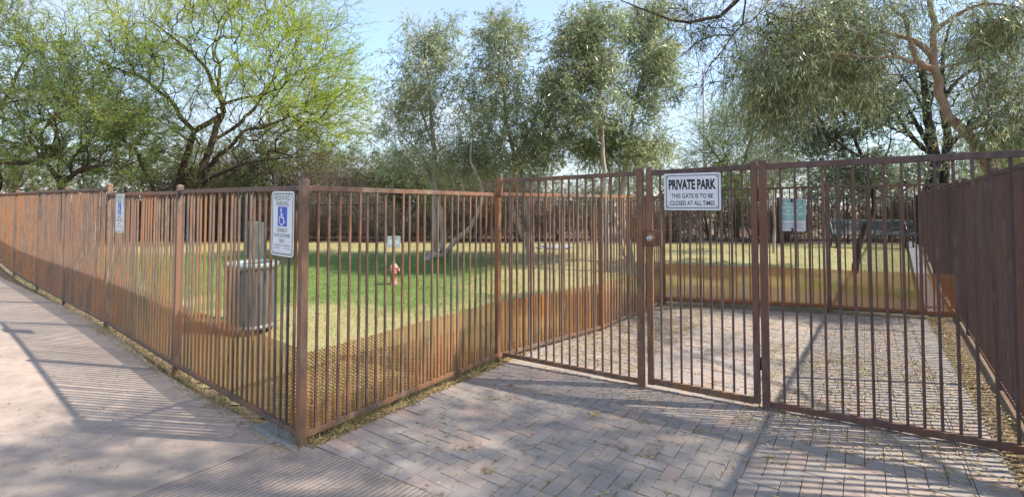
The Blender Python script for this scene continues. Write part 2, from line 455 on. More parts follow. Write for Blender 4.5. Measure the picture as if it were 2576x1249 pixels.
# layout of the fences (plan points)
LS = [0.0, 2.29, 4.66, 6.96, 9.05, 11.5, 13.8]
LP = [C0 + DL * s for s in LS]
P1 = np.array([-0.149, 5.17]); P2 = np.array([1.153, 6.376]); P3 = np.array([2.49, 8.08])
GB = np.array([1.161, 4.438]); GD = np.array([1.994, 3.975]); GE = np.array([3.413, 3.18])
XM = np.array([4.83, 7.5]); XR = np.array([6.37, 6.97])
DR = np.array([0.611, 0.791]); DR /= np.linalg.norm(DR)
RS = [-3.0, -0.7, 1.6, 3.9, 4.83, 7.1, 9.4, 11.7, 14.0, 16.4]
RP = [GE + DR * s for s in RS]
BK0 = np.array([-16.0, 17.0]); BK1 = np.array([13.4, 16.2])

def inside(poly, x, y):
    poly = np.asarray(poly); r = np.zeros(np.shape(x), bool); n = len(poly)
    for k in range(n):
        x0, y0 = poly[k]; x1, y1 = poly[(k + 1) % n]
        c = ((y0 > y) != (y1 > y)) & (x < (x1 - x0) * (y - y0) / (y1 - y0 + 1e-12) + x0)
        r ^= c
    return r
lawn_poly = [C0 + A_ * 0.08 + DL * 0.08, LP[6] + A_ * .08, BK0 + (0, -.2), BK1 + (-.25, -.25), XR + DR * 0.25 + np.array([-.25, 0.1]), XM + (0, .1), P3 + np.array([0, .1]), P2 + np.array([-.15, .1]), P1 + np.array([-.1, .08])]
xs = np.arange(-16, 14, 0.12); ys = np.arange(3, 17.4, 0.12)
Xg, Yg = np.meshgrid(xs, ys); nx = len(xs)
V = np.stack([Xg, Yg, zg(Xg, Yg) - 0.018], -1).reshape(-1, 3)
V[:, 2] += np.random.default_rng(1).normal(0, 0.004, len(V))
i, j = np.meshgrid(np.arange(nx - 1), np.arange(len(ys) - 1)); q = (j * nx + i).ravel()
ins = inside(lawn_poly, V[q, 0] + .06, V[q, 1] + .06); q = q[ins]
Q = np.stack([q, q + 1, q + nx + 1, q + nx], 1)
u, inv = np.unique(Q, return_inverse=True)
o = mesh_np('lawn', V[u], 4, inv.ravel(), M_LAWN, smooth_=True)
tag(o, kind='structure')

def blades(rng, x, y, z, h, w, lean=0.35):
    n = len(x); a = rng.uniform(0, 2 * np.pi, n)
    dx, dy = np.cos(a) * w / 2, np.sin(a) * w / 2
    lx, ly = rng.normal(0, lean, n) * h, rng.normal(0, lean, n) * h
    V = np.empty((n, 3, 3))
    V[:, 0] = np.stack([x - dx, y - dy, z], 1); V[:, 1] = np.stack([x + dx, y + dy, z], 1)
    V[:, 2] = np.stack([x + lx, y + ly, z + h], 1)
    return V.reshape(-1, 3)
rng = np.random.default_rng(5)
n = 230000
# density falls with distance
bx = rng.uniform(-9, 13.5, n); by = 3.3 + 13.5 * rng.uniform(0, 1, n) ** 1.25
k = inside(lawn_poly, bx, by) & (np.abs(bx) < by * 1.1 + .4)
bx, by = bx[k], by[k]
patch = np.sin(bx * 2.3 + np.sin(by * 1.7)) * np.sin(by * 2.9 + np.cos(bx * 1.3))
hh = rng.uniform(0.02, 0.05, len(bx)) * (1 + 0.35 * patch)
V = blades(rng, bx, by, zg(bx, by) - 0.02, hh, rng.uniform(0.005, 0.011, len(bx)), 0.5)
o = mesh_np('grass', V, 3, np.arange(len(V)), M_BLADE, rnd=rng.uniform(0, 1, len(bx)))
tag(o, 'short lawn grass, green at the back and straw coloured in front', 'grass', kind='stuff')

# ------------------------------------------------------------------ sidewalk
def clip(poly, p, nrm):
    """keep the side where (x-p).n >= 0"""
    out = []
    for k in range(len(poly)):
        a, b = np.asarray(poly[k]), np.asarray(poly[(k + 1) % len(poly)])
        da, db = np.dot(a - p, nrm), np.dot(b - p, nrm)
        if da >= 0: out.append(a)
        if da * db < 0: out.append(a + (b - a) * da / (da - db))
    return out
edge_px = [(0, 694), (102, 742), (143, 761), (200, 790), (265, 824), (330, 872), (404, 932), (490, 984), (577, 1029), (650, 1068), (715, 1097), (763, 1110)]
edge = [G(*p)[:2] for p in edge_px]
walk_side = G(1110, 1249)[:2]
bdir = (walk_side - edge[-1]); bdir /= np.linalg.norm(bdir)
walk_poly = [edge[0] + DL * 40 - 0 * A_] + edge + [edge[-1] + bdir * 9, edge[-1] + bdir * 9 - A_ * 4, edge[0] + DL * 40 - A_ * 3.6]
def ucoord(px, py): return float(np.dot(G(px, py)[:2] - C0, DL))
joints = [ucoord(715, 1101), ucoord(403, 933), ucoord(267, 826), ucoord(157, 790)]
print('JOINTS', joints)
joints = [joints[0], joints[1], joints[2]] + [joints[2] + 1.53 * k for k in range(1, 26)]
cuts = [joints[0] - 1.55 * k for k in range(6, 0, -1)] + joints
mbs = {0: MB(), 1: MB()}
for k in range(len(cuts) - 1):
    u0, u1 = cuts[k] + .006, cuts[k + 1] - .006
    n_sub = 3
    for s in range(n_sub):
        a = u0 + (u1 - u0) * s / n_sub; b = u0 + (u1 - u0) * (s + 1) / n_sub
        pl = clip(clip(walk_poly, C0 + DL * a, DL), C0 + DL * b, -DL)
        if len(pl) < 3: continue
        mb = mbs[1 if cuts[k + 1] <= joints[0] + 1e-6 else 0]
        top = [(p[0], p[1], float(zg(p[0], p[1]))) for p in pl]
        mb.poly(top)
        for e in range(len(top)):
            p, q2 = top[e], top[(e + 1) % len(top)]
            mb.poly([p, (p[0], p[1], p[2] - .1), (q2[0], q2[1], q2[2] - .1), q2])
for k, mt in ((0, M_WALK), (1, M_BROOM)):
    o = mbs[k].build('sidewalk', mt)
    tag(o, kind='structure')

# ------------------------------------------------------------------ herringbone pavers
def to_ab(p): return np.array([np.dot(p - C0, A_), np.dot(p - C0, B_)])
def from_ab(a, b): return C0 + A_ * a + B_ * b
xa, xb = to_ab(P3), to_ab(XR)
xl = xb - xa; xn = np.array([-xl[1], xl[0]]); xn /= np.linalg.norm(xn)
if xn[0] > 0: xn = -xn
s0 = to_ab(edge[-1]) + np.array([.012, 0]); s1 = to_ab(walk_side); sl = s1 - s0; sn = np.array([-sl[1], sl[0]]); sn /= np.linalg.norm(sn)
if sn[0] < 0: sn = -sn
mb = MB(); prng = random.Random(3)
def paver(poly):
    gap = 0.0018; bev = 0.0025
    poly = clip(clip(poly, xa + xn * .12, xn), s0, sn)
    if len(poly) < 3: return
    poly = np.array(poly); c = poly.mean(0)
    area = 0.5 * abs(sum(poly[k][0] * poly[(k + 1) % len(poly)][1] - poly[(k + 1) % len(poly)][0] * poly[k][1] for k in range(len(poly))))
    if area < 0.0012: return
    def inset(d):
        ext = np.abs(poly - c).max(0)
        return c + (poly - c) * (1 - d / np.maximum(ext, .012))
    o1, o2 = inset(gap), inset(gap + bev)
    tz, tx, ty = prng.gauss(0, .0014), prng.gauss(0, .012), prng.gauss(0, .012)
    r = prng.random()
    def w(pt, dz):
        x, y = from_ab(*pt); d = pt - c
        return (x, y, tz + d[0] * tx + d[1] * ty + dz)
    top = [w(p, 0) for p in o2]; rim = [w(p, -bev) for p in o1]; low = [w(p, -.035) for p in o1]
    mb.poly(top, r)
    for e in range(len(top)):
        e2 = (e + 1) % len(top)
        mb.poly([rim[e], rim[e2], top[e2], top[e]], r); mb.poly([low[e], low[e2], rim[e2], rim[e]], r)
w_ = 0.1; B0, B1 = 0.11, 3.83
a = -0.0
while a < 8.6:                                      # soldier courses beside both fences
    for b0, b1 in ((B0, B0 + .2), (B1 - .2, B1)):
        paver([np.array(p) for p in ((a, b0), (a + w_, b0), (a + w_, b1), (a, b1))])
    a += w_
lo, hi = B0 + .2, B1 - .2
for i in range(-4, 95):
    for j in range(-4, 60):
        m_ = (i - j) % 4
        if m_ == 0: rc = (i, j, i + 2, j + 1)          # long along a
        elif m_ == 3: rc = (i, j, i + 1, j + 2)        # long along b
        else: continue
        x0, y0, x1, y1 = [v * w_ for v in rc]; y0 += lo; y1 += lo
        y0c, y1c = max(y0, lo), min(y1, hi)
        if y1c - y0c < .01 or x1 < 0 or x0 > 8.6: continue
        paver([np.array(p) for p in ((x0, y0c), (x1, y0c), (x1, y1c), (x0, y1c))])
o = mb.build('brick_paving', M_PAVER, recalc=False)
tag(o, kind='structure')
# sand bed under the joints
mb = MB(); pl = [from_ab(*p) for p in ((0, B0 - .03), (9, B0 - .03), (9, B1 + .03), (0, B1 + .03))]
mb.poly([(p[0], p[1], -.011) for p in pl]); o = mb.build('paving_bed', plain('joint_sand', (0.2, 0.16, 0.11), 0.95, 0, 0.4, 60)); tag(o, kind='structure')

# ------------------------------------------------------------------ fences
def post_mb(w, h):
    mb = MB(); a = w / 2
    mb.box(-a, a, -a, a, -.05, h - .012)
    # pyramid-domed cap
    prof = [(a * 1.05, h - .012), (a * 1.05, h + .003), (a * .75, h + .015), (a * .3, h + .021), (0.0005, h + .022)]
    for k in range(len(prof) - 1):
        (r0, z0), (r1, z1) = prof[k], prof[k + 1]
        for q in range(4):
            s = [(1, 1), (-1, 1), (-1, -1), (1, -1)]
            p, n_ = s[q], s[(q + 1) % 4]
            mb.poly([(p[0] * r0, p[1] * r0, z0), (n_[0] * r0, n_[1] * r0, z0), (n_[0] * r1, n_[1] * r1, z1), (p[0] * r1, p[1] * r1, z1)])
    return mb
def yaw(d): return math.atan2(d[1], d[0])
PICK = {}
def picket_mesh(w):
    if w not in PICK:
        mb = MB(); mb.box(-w / 2, w / 2, -w / 2, w / 2, 0, 1)
        o = mb.build('picket', M_RUST); PICK[w] = o.data
        bpy.data.objects.remove(o)
    return PICK[w]
def mesh_panel(p, q, z0, z1, zq0, zq1, off, mat, parent, org, dw=.030, dh=.0125, th=.0088):
    """expanded metal: zig-zag strands, every other strand mirrored, joined at the bonds"""
    d = q - p; L = np.linalg.norm(d); d = d / L; nrm = np.array([-d[1], d[0]])
    nc = max(2, int(L / (dw / 2))); nr = max(2, int((z1 - z0) / dh))
    s = np.linspace(0, L, nc + 1)
    V = []; Q = []
    b = 0
    for r in range(nr):
        zz = z0 + (r + .5) * (z1 - z0) / nr
        zt = zz + (zq0 - z0) * s / L
        zig = np.where((np.arange(nc + 1) + r) % 2 == 0, .5, -.5) * dh * 0.93
        zc = zt + zig
        x = p[0] + d[0] * s + nrm[0] * (off + .0016 * np.sign(zig)); y = p[1] + d[1] * s + nrm[1] * (off + .0016 * np.sign(zig))
        lo_ = np.stack([x - org[0], y - org[1], zc - th / 2 - org[2]], 1); hi_ = np.stack([x - org[0] + nrm[0] * .002, y - org[1] + nrm[1] * .002, zc + th / 2 - org[2]], 1)
        V += [lo_, hi_]
        k = np.arange(nc)
        Q.append(np.stack([b + k, b + k + 1, b + nc + 1 + k + 1, b + nc + 1 + k], 1)); b += 2 * (nc + 1)
    return mesh_np('mesh_panel', np.concatenate(V), 4, np.concatenate(Q), mat, parent)
def fence(name, label, cat, pts, ztop, zbot, group=None, post_w=.05, pick_w=.0155, gap=.085, rail=(.032, .036), mat=None, mesh_h=0.0,
          mesh_off=0.02, posts=None, post_extra=.03, view=None, coarse=1.0, rails=True, mesh_bays=None, brail=None):
    """pts: plan points of the posts; ztop/zbot per bay end pairs [(z at start, z at end)...]"""
    mat = mat or M_RUST
    org = np.array([pts[0][0], pts[0][1], float(zg(*pts[0]))])
    root = empty(name, org); tag(root, label, cat, group)
    rel = lambda x, y, z: (x - org[0], y - org[1], z - org[2])
    nb = len(pts) - 1
    for k, p in enumerate(pts):
        if posts is not None and not posts[k]: continue
        b = min(k, nb - 1); zt = max(ztop[b][0] if k <= b else ztop[b][1], ztop[k - 1][1] if k else -9)
        zgr = float(zg(*p)) - .02
        o = post_mb(post_w, zt + post_extra - zgr).build('post', mat, root)
        o.location = rel(p[0], p[1], zgr)
        d = pts[min(k + 1, nb)] - pts[max(k - 1, 0)] if 0 < k < nb else (pts[1] - pts[0] if k == 0 else pts[nb] - pts[nb - 1])
        o.rotation_euler.z = yaw(d)
    pk = []
    for b in range(nb):
        p, q = pts[b], pts[b + 1]; d = q - p; L = np.linalg.norm(d); d /= L
        e0 = p + d * (post_w / 2 + .001); e1 = q - d * (post_w / 2 + .001)
        fz = lambda zz, s: zz[0] + (zz[1] - zz[0]) * s / L
        mb = MB(); mb.bar((*e0, ztop[b][0] - rail[1] / 2), (*e1, ztop[b][1] - rail[1] / 2), rail[0], rail[1])
        o = mb.build('top_rail', mat, root, bevel=.003); o.data.transform(Matrix.Translation(Vector(-org)))
        br = brail or rail
        mb = MB(); mb.bar((*e0, zbot[b][0] + br[1] / 2), (*e1, zbot[b][1] + br[1] / 2), br[0], br[1])
        o = mb.build('bottom_rail', mat, root, bevel=.003); o.data.transform(Matrix.Translation(Vector(-org)))
        n = max(1, int(round((L - post_w) / gap)) - 1)
        for i in range(n):
            s = post_w / 2 + (L - post_w) * (i + 1) / (n + 1) + random.gauss(0, .0015)
            x, y = p + d * s
            zb = fz(zbot[b], s) + br[1]; zt = fz(ztop[b], s) - rail[1]
            pk.append((x, y, zb - .001, zt + .001, yaw(d)))
        if mesh_h and (mesh_bays is None or b in mesh_bays):
            cs = coarse if np.ndim(coarse) == 0 else coarse[b]
            mesh_panel(e0, e1, zbot[b][0] + br[1] * .4, zbot[b][0] + mesh_h, zbot[b][1] + br[1] * .4, zbot[b][1] + mesh_h, mesh_off, M_MESH, root, org, .030 * cs, .0125 * cs, .0088 * cs)
    pk.sort(key=lambda t: t[0] ** 2 + t[1] ** 2)
    me = picket_mesh(pick_w)
    if mat is not M_RUST:
        key = (pick_w, mat.name)
        if key not in PICK: PICK[key] = me.copy(); PICK[key].materials[0] = mat
        me = PICK[key]
    for (x, y, zb, zt, a) in pk[:100]:
        o = link('picket', me, root)
        o.location = rel(x, y, zb); o.scale = (1, 1, zt - zb)
        o.rotation_euler = (random.gauss(0, .0028), random.gauss(0, .0028), a + random.gauss(0, .02))
    if len(pk) > 100:
        mb = MB()
        for (x, y, zb, zt, a) in pk[100:]:
            M = Matrix.Translation(Vector(rel(x, y, zb))) @ Matrix.Rotation(a, 4, 'Z')
            mb.box(-pick_w / 2, pick_w / 2, -pick_w / 2, pick_w / 2, 0, zt - zb, M)
        o = mb.build('picket', mat, root); o['kind'] = 'stuff'
    return root
zt, zb = [], []
steps = [0, .0, .085, .10, .11, .12, .125]
for b in range(6):
    g0, g1 = float(zg(*LP[b])), float(zg(*LP[b + 1]))
    zt.append((1.757 + steps[b], 1.757 + steps[b] + .012)); zb.append((g0 + .045, g1 + .045))
fence('metal_fence', 'long rusty picket fence along the pinkish sidewalk, mesh along its foot', 'fence', LP, zt, zb, mesh_h=.58, mesh_off=-.03, coarse=[1, 1.15, 1.3, 1.6, 2, 2], posts=[1] * 7)
fence('metal_fence', 'rusty picket fence running from the corner post back between lawn and brick paving', 'fence', [C0, P1, P2, P3],
      [(1.757, 1.745), (1.75, 1.75), (1.75, 1.76)], [(.035, .04), (.03, .03), (.03, .03)], mesh_h=.56, mesh_off=.03, coarse=[1, 1.1, 1.2], posts=[0, 1, 1, 1], post_extra=.03)
fence('metal_fence', 'brown picket fence behind the inner paving, in front of the lawn with the bench', 'fence', [P3, XM, XR],
      [(1.86, 1.91), (1.91, 1.93)], [(.05, .05), (.04, .03)], mat=M_RUSTD, mesh_h=.6, mesh_off=-.03, coarse=[1.3, 1.3], posts=[0, 1, 0], brail=(.05, .06), gap=.098)
zt = []; zb = []
for b in range(len(RP) - 1):
    g0, g1 = float(zg(*RP[b])), float(zg(*RP[b + 1])); zt.append((1.92 + g0 * .3, 1.92 + g1 * .3)); zb.append((g0 + .015, g1 + .015))
fence('metal_fence', 'dark brown picket fence at the right edge, seen almost end on', 'fence', RP, zt, zb, mat=M_RUSTD, mesh_h=.0, gap=.074, pick_w=.021)
n = 13
pts = [BK0 + (BK1 - BK0) * k / n for k in range(n + 1)]
tz = lambda p: 1.62 + .012 * (p[0] + 6) + (0.02 if p[0] > 6 else 0)
fence('metal_fence', 'thin dark fence at the back of the lawn before the brown brush', 'fence', pts, [(tz(pts[k]), tz(pts[k + 1])) for k in range(n)],
      [(float(zg(*pts[k])) + .1, float(zg(*pts[k + 1])) + .1) for k in range(n)], mat=M_BACKF, gap=.115, pick_w=.016, rail=(.03, .03), post_w=.05)

# gate line
gd = (GE - P1) / np.linalg.norm(GE - P1); gn = np.array([gd[1], -gd[0]])      # gn points to the camera side
if gn[1] > 0: gn = -gn
ptop = [(1.89, 1.925)]
r = fence('fence_panel', 'rusty picket panel fixed left of the gate between two posts', 'fence', [P1 + gd * .035, GB], ptop, [(.055, .025)], mat=M_RUST, gap=.082, posts=[0, 1], post_extra=.02, rail=(.036, .04), post_w=.058, pick_w=.0165)
# tall hinge end of the panel sits against the taller post at P1
mb = MB(); mb.box(-.024, .024, -.024, .024, 1.72, 1.925)
o = mb.build('post_extension', M_RUST, r); o.location = (gd[0] * -.012, gd[1] * -.012, 0); o.rotation_euler.z = yaw(gd)
fence('fence_panel', 'reddish brown picket panel fixed right of the gate, nearest the camera', 'fence', [GD + gd * .04, GE], [(1.955, 1.985)], [(.02, .015)], mat=M_RUSTD, gap=.094, posts=[1, 0], post_extra=.02, rail=(.04, .048), post_w=.058, pick_w=.0165)
gate_a, gate_b = GB + gd * .085, GD - gd * .025
root = empty('gate', (gate_a[0], gate_a[1], 0)); tag(root, 'rusty picket gate with a round knob lock and the white sign', 'gate')
org = np.array([gate_a[0], gate_a[1], 0.0]); L = np.linalg.norm(gate_b - gate_a)
gx = Matrix(((gd[0], -gn[0], 0, 0), (gd[1], -gn[1], 0, 0), (0, 0, 1, 0), (0, 0, 0, 1)))   # x along the gate, y away from camera
def gpart(name, mb, mat, bevel=.003, parent=root):
    o = mb.build(name, mat, parent, bevel=bevel)
    if parent is root: o.matrix_local = gx
    return o
for s, h, w in ((0, 1.945, .052), (L, 1.955, .05)):
    mb = MB(); mb.box(s - w / 2, s + w / 2, -w / 2, w / 2, .035, h)
    mb.box(s - w / 2 * .8, s + w / 2 * .8, -w / 2 * .8, w / 2 * .8, h, h + .018)
    gpart('stile', mb, M_RUST if s == 0 else M_RUSTD, .006)
mb = MB(); mb.bar((.027, 0, 1.905), (L - .026, 0, 1.93), .038, .045); gpart('top_rail', mb, M_RUSTD)
mb = MB(); mb.bar((.027, 0, .065), (L - .026, 0, .05), .038, .05); gpart('bottom_rail', mb, M_RUST)
for i in range(9):
    s = L * (i + 1.15) / 10.2
    o = link('picket', PICK[(.0165, M_RUSTD.name)] if i > 1 else picket_mesh(.0165), root)
    z0, z1 = .088, 1.888 + .022 * s / L
    v = gx @ Vector((s, 0, z0)); o.location = v; o.scale = (1, 1, z1 - z0); o.rotation_euler.z = yaw(gd)
mb = MB(); mb.box(-.052, .105, -.034, .03, 1.255, 1.395); gpart('lock_box', mb, M_RUSTD, .003)
mb = MB(); mb.box(-.02, .06, -.04, -.035, 1.27, 1.385); pl = gpart('face_plate', mb, M_RUST, .001)
mb = MB(); mb.lathe([(.034, .04), (.034, .052), (.029, .056), (.018, .056)], 20, (.018, 0, 1.326), 'y'); kn = gpart('knob_rose', mb, M_BRASS, 0)
mb = MB(); mb.lathe([(.012, .054), (.013, .07), (.025, .078), (.028, .092), (.024, .104), (.010, .109), (.0005, .109)], 20, (.018, 0, 1.326), 'y'); kn = gpart('knob', mb, M_STEEL, 0)
kn.data.polygons.foreach_set('use_smooth', np.ones(len(kn.data.polygons), bool))
mb = MB(); mb.box(-.003, .003, -.1005, -.0995, -.007, .007); k2 = mb.build('keyhole', M_LINER, kn); k2.location = (.018, -.0105, 1.326)
mb = MB()
for z in (.35, 1.7): mb.box(L + .026, L + .052, -.012, .012, z - .05, z + .05)
gpart('hinge', mb, M_RUSTD, .003)

# ------------------------------------------------------------------ signs
def rrect(w, h, r, n=6):
    p = []
    for cx, cy, a0 in ((w / 2 - r, h / 2 - r, 0), (-w / 2 + r, h / 2 - r, 90), (-w / 2 + r, -h / 2 + r, 180), (w / 2 - r, -h / 2 + r, 270)):
        for k in range(n + 1):
            a = R(a0 + 90 * k / n); p.append((cx + r * math.cos(a), cy + r * math.sin(a)))
    return p
def plate(mb, w, h, r, z0, z1, c=(0, 0)):
    p = rrect(w, h, r); mb.poly([(x + c[0], y + c[1], z1) for x, y in p]); mb.poly([(x + c[0], y + c[1], z0) for x, y in reversed(p)])
    for k in range(len(p)):
        a, b = p[k], p[(k + 1) % len(p)]
        mb.poly([(a[0] + c[0], a[1] + c[1], z0), (b[0] + c[0], b[1] + c[1], z0), (b[0] + c[0], b[1] + c[1], z1), (a[0] + c[0], a[1] + c[1], z1)])
def ring(mb, w, h, r, t, z):
    o, i = rrect(w, h, r), rrect(w - 2 * t, h - 2 * t, max(r - t, .001))
    for k in range(len(o)):
        k2 = (k + 1) % len(o)
        mb.poly([(*o[k], z), (*o[k2], z), (*i[k2], z), (*i[k], z)])
def stroke(mb, pts, w, z):
    pts = np.array(pts, float); d = np.gradient(pts, axis=0); d /= np.linalg.norm(d, axis=1)[:, None]
    n_ = np.stack([-d[:, 1], d[:, 0]], 1) * w / 2
    for k in range(len(pts) - 1):
        mb.poly([(*(pts[k] - n_[k]), z), (*(pts[k + 1] - n_[k + 1]), z), (*(pts[k + 1] + n_[k + 1]), z), (*(pts[k] + n_[k]), z)])
def lettering(lines, mat, parent, z=.0022):
    """lines: (text, cx, cy, width, height, bold)"""
    for body, cx, cy, w, h, bold in lines:
        V = []; Fc = []
        cu = bpy.data.curves.new('lettering', 'FONT'); cu.body = body; cu.align_x = 'CENTER'; cu.offset = bold; cu.resolution_u = 3
        ob = bpy.data.objects.new('lettering', cu); COL.objects.link(ob)
        bpy.context.view_layer.update()
        me = bpy.data.meshes.new_from_object(ob.evaluated_get(bpy.context.evaluated_depsgraph_get()))
        v = np.array([tuple(q.co) for q in me.vertices]); lo_, hi_ = v.min(0), v.max(0)
        b = len(V)
        for q in v:
            V.append((cx + ((q[0] - lo_[0]) / (hi_[0] - lo_[0]) - .5) * w, cy + ((q[1] - lo_[1]) / (hi_[1] - lo_[1]) - .5) * h, z))
        Fc += [tuple(b + i for i in f.vertices) for f in me.polygons]
        bpy.data.objects.remove(ob); bpy.data.meshes.remove(me); bpy.data.curves.remove(cu)
        me = bpy.data.meshes.new('lettering'); me.from_pydata(V, [], Fc); me.materials.append(mat)
        link('lettering', me, parent)
def frame(c, right, out):
    r_ = Vector((right[0], right[1], 0)).normalized(); u = Vector((0, 0, 1)); o_ = Vector((out[0], out[1], 0)).normalized()
    return Matrix(((r_.x, u.x, o_.x, c[0]), (r_.y, u.y, o_.y, c[1]), (r_.z, u.z, o_.z, c[2]), (0, 0, 0, 1)))
def bolts(root, pts, r=.007, mat=None, z=.002):
    for x, y in pts:
        mb = MB(); mb.lathe([(r, z), (r, z + .002), (r * .6, z + .005), (.0003, z + .0055)], 10, (x, y, 0)); mb.build('bolt', mat or M_BOLT, root)
def parking_sign(c, label):
    root = empty('parking_sign', mat=frame(c, -DL, -A_)); tag(root, label, 'sign', 'reserved parking signs on the left fence')
    mb = MB(); plate(mb, .305, .457, .03, 0, .002); mb.build('sign_plate', M_WHITE, root)
    mb = MB(); ring(mb, .28, .432, .025, .0075, .0028); mb.build('border', M_GREENP, root)
    mb = MB(); plate(mb, .125, .138, .006, .0022, .003, (0, .05)); sy = mb.build('symbol_panel', M_BLUE, root)
    mb = MB(); z = .0036; cx, cy = -.004, .05
    mb.poly([(cx - .012 + .0095 * math.cos(2 * math.pi * k / 14), cy + .048 + .0095 * math.sin(2 * math.pi * k / 14), z) for k in range(14)])
    stroke(mb, [(cx - .012, cy + .038), (cx - .009, cy - .008)], .011, z); stroke(mb, [(cx - .011, cy + .014), (cx + .018, cy + .014)], .008, z + .0002)
    stroke(mb, [(cx - .012, cy - .006), (cx + .02, cy - .006)], .010, z + .0003); stroke(mb, [(cx + .017, cy - .004), (cx + .034, cy - .042)], .010, z + .0004); stroke(mb, [(cx + .032, cy - .042), (cx + .046, cy - .036)], .008, z + .0005)
    arc = [(cx - .002 + .034 * math.cos(R(a)), cy - .024 + .034 * math.sin(R(a))) for a in range(118, 341, 12)]
    stroke(mb, arc, .008, z + .0006)
    mb.build('wheelchair_symbol', M_TEXTW, sy)
    lettering([('RESERVED', 0, .183, .215, .036, 0), ('PARKING', 0, .141, .17, .036, 0), ('DISABLED', 0, -.045, .135, .028, 0), ('PLATE OR PERMIT', 0, -.084, .225, .026, 0), ('ONLY', 0, -.121, .075, .026, 0)], M_GREENP, root, .0028)
    lettering([('DO NOT BLOCK', -.055, -.152, .105, .011, .004), ('ACCESS AISLE', .062, -.152, .1, .011, .004), ('$518 FINE', -.07, -.172, .07, .011, .004), ('T.C.C. 20-223', .065, -.172, .09, .011, .004)], M_GREYP, root, .0028)
    bolts(root, [(-.07, .212), (.07, .212), (-.07, -.212), (.07, -.212)], .006)
    return root
off = -A_ * .045
parking_sign((*(C0 + DL * .205 + off), 1.49), 'white reserved parking sign with a blue wheelchair symbol right beside the corner post')
parking_sign((*(C0 + DL * 4.05 + off), 1.52), 'farther white reserved parking sign, on the second bay from the corner post')
sc_ = gate_a + gd * (L * .435) + gn * .027
root = empty('gate_sign', mat=frame((*sc_, 1.735), gd, gn)); tag(root, 'white PRIVATE PARK sign with black letters on the gate', 'sign')
mb = MB(); plate(mb, .462, .318, .012, 0, .002); mb.build('sign_plate', M_WHITE, root)
mb = MB(); ring(mb, .43, .285, .004, .006, .0026); mb.build('border', M_BLACK, root)
lettering([('PRIVATE PARK', 0, .062, .385, .088, .045)], M_BLACK, root, .0026)
lettering([('THIS GATE IS TO BE', 0, -.036, .34, .039, .016), ('CLOSED AT ALL TIMES', 0, -.098, .362, .039, .016)], M_BLACK, root, .0027)
for x, y in ((-.205, .133), (.205, .133), (-.205, -.133), (.205, -.133)):
    mb = MB(); mb.lathe([(.015, .0028), (.015, .004), (.007, .0042), (.007, .007), (.0004, .0075)], 14, (x, y, 0)); mb.build('washer', M_BOLT, root)
pc = GD + gd * .245 - gn * .02
root = empty('pet_sign', mat=frame((*pc, 1.542), gd, gn)); tag(root, 'small green and white clean up after your pet sign tied behind the right panel', 'sign')
mb = MB(); plate(mb, .178, .254, .014, -.002, 0); mb.build('sign_plate', M_WHITE, root)
mb = MB(); plate(mb, .168, .165, .008, .0002, .0008, (0, .039)); mb.build('green_field', M_TEAL, root)
lettering([('PLEASE', 0, .09, .105, .021, .02), ('CLEAN UP', 0, .062, .14, .021, .02), ('AFTER', 0, .034, .09, .021, .02), ('YOUR PET', 0, .006, .142, .021, .02), ('Thank You', 0, -.024, .07, .013, 0)], M_TEXTW, root, .0012)
lettering([('The Association is not', 0, -.066, .14, .011, 0), ('responsible for the', 0, -.084, .125, .011, 0), ('removal of pet waste', 0, -.102, .13, .011, 0)], M_GREYP, root, .0008)
for y in (.115, -.117):
    mb = MB(); mb.box(-.009, .0, y - .014, y + .014, -.0, .03); mb.build('cable_tie', M_LINER, root)
bolts(root, [(.07, -.112), (-.07, .112), (.07, .112)], .004, M_LINER, 0)

# ------------------------------------------------------------------ park furniture
def perforated(mb, fn, nu, nv, hole=.33, seg=8):
    """sheet with a round hole in each cell; fn(u,v)->xyz, u,v in cells"""
    for i in range(nu):
        for j in range(nv):
            sq = []; ho = []
            for k in range(seg):
                a = 2 * math.pi * (k + .5) / seg
                c, s = math.cos(a), math.sin(a); mx = max(abs(c), abs(s))
                sq.append(fn(i + .5 + .5 * c / mx, j + .5 + .5 * s / mx)); ho.append(fn(i + .5 + hole * c, j + .5 + hole * s))
            for k in range(seg):
                k2 = (k + 1) % seg
                mb.poly([sq[k], sq[k2], ho[k2], ho[k]])
bp = np.array([-3.33, 6.29]); root = empty('trash_can', (*bp, 0)); tag(root, 'dark green perforated metal trash can on the lawn behind the fence', 'trash can')
Rb = .295; H0, H1 = .09, .87
mb = MB(); nu, nv = 44, 24
perforated(mb, lambda u, v: ((Rb - .012 * (1 - v / nv)) * math.cos(2 * math.pi * u / nu), (Rb - .012 * (1 - v / nv)) * math.sin(2 * math.pi * u / nu), H0 + .03 + (H1 - H0 - .06) * v / nv), nu, nv)
mb.build('perforated_shell', M_BIN, root, recalc=False)
mb = MB(); mb.lathe([(.27, H1 - .05), (.305, H1 - .05), (.318, H1 - .02), (.318, H1 + .012), (.30, H1 + .022), (.235, H1 + .022), (.235, H1 - .03)], 40); mb.build('rim', M_BINRIM, root, True)
mb = MB(); mb.lathe([(.27, H0 + .04), (.3, H0 + .035), (.305, H0), (.285, H0 - .012), (.001, H0 - .012)], 40); mb.build('base_ring', M_BIN, root, True)
mb = MB(); mb.lathe([(.001, .12), (.262, .12), (.262, .84), (.23, .85)], 32); mb.build('liner', M_LINER, root, True)
for a in (30, 150, 270):
    mb = MB(); mb.box(-.025, .025, -.025, .025, -.02, .08); o = mb.build('foot', M_BIN, root); o.location = (.22 * math.cos(R(a)), .22 * math.sin(R(a)), 0)
dp = np.array([-3.57, 6.85]); root = empty('bag_dispenser', (*dp, 0)); tag(root, 'pale green post with a pet waste bag box standing behind the trash can', 'bag dispenser')
root.rotation_euler.z = R(-33)
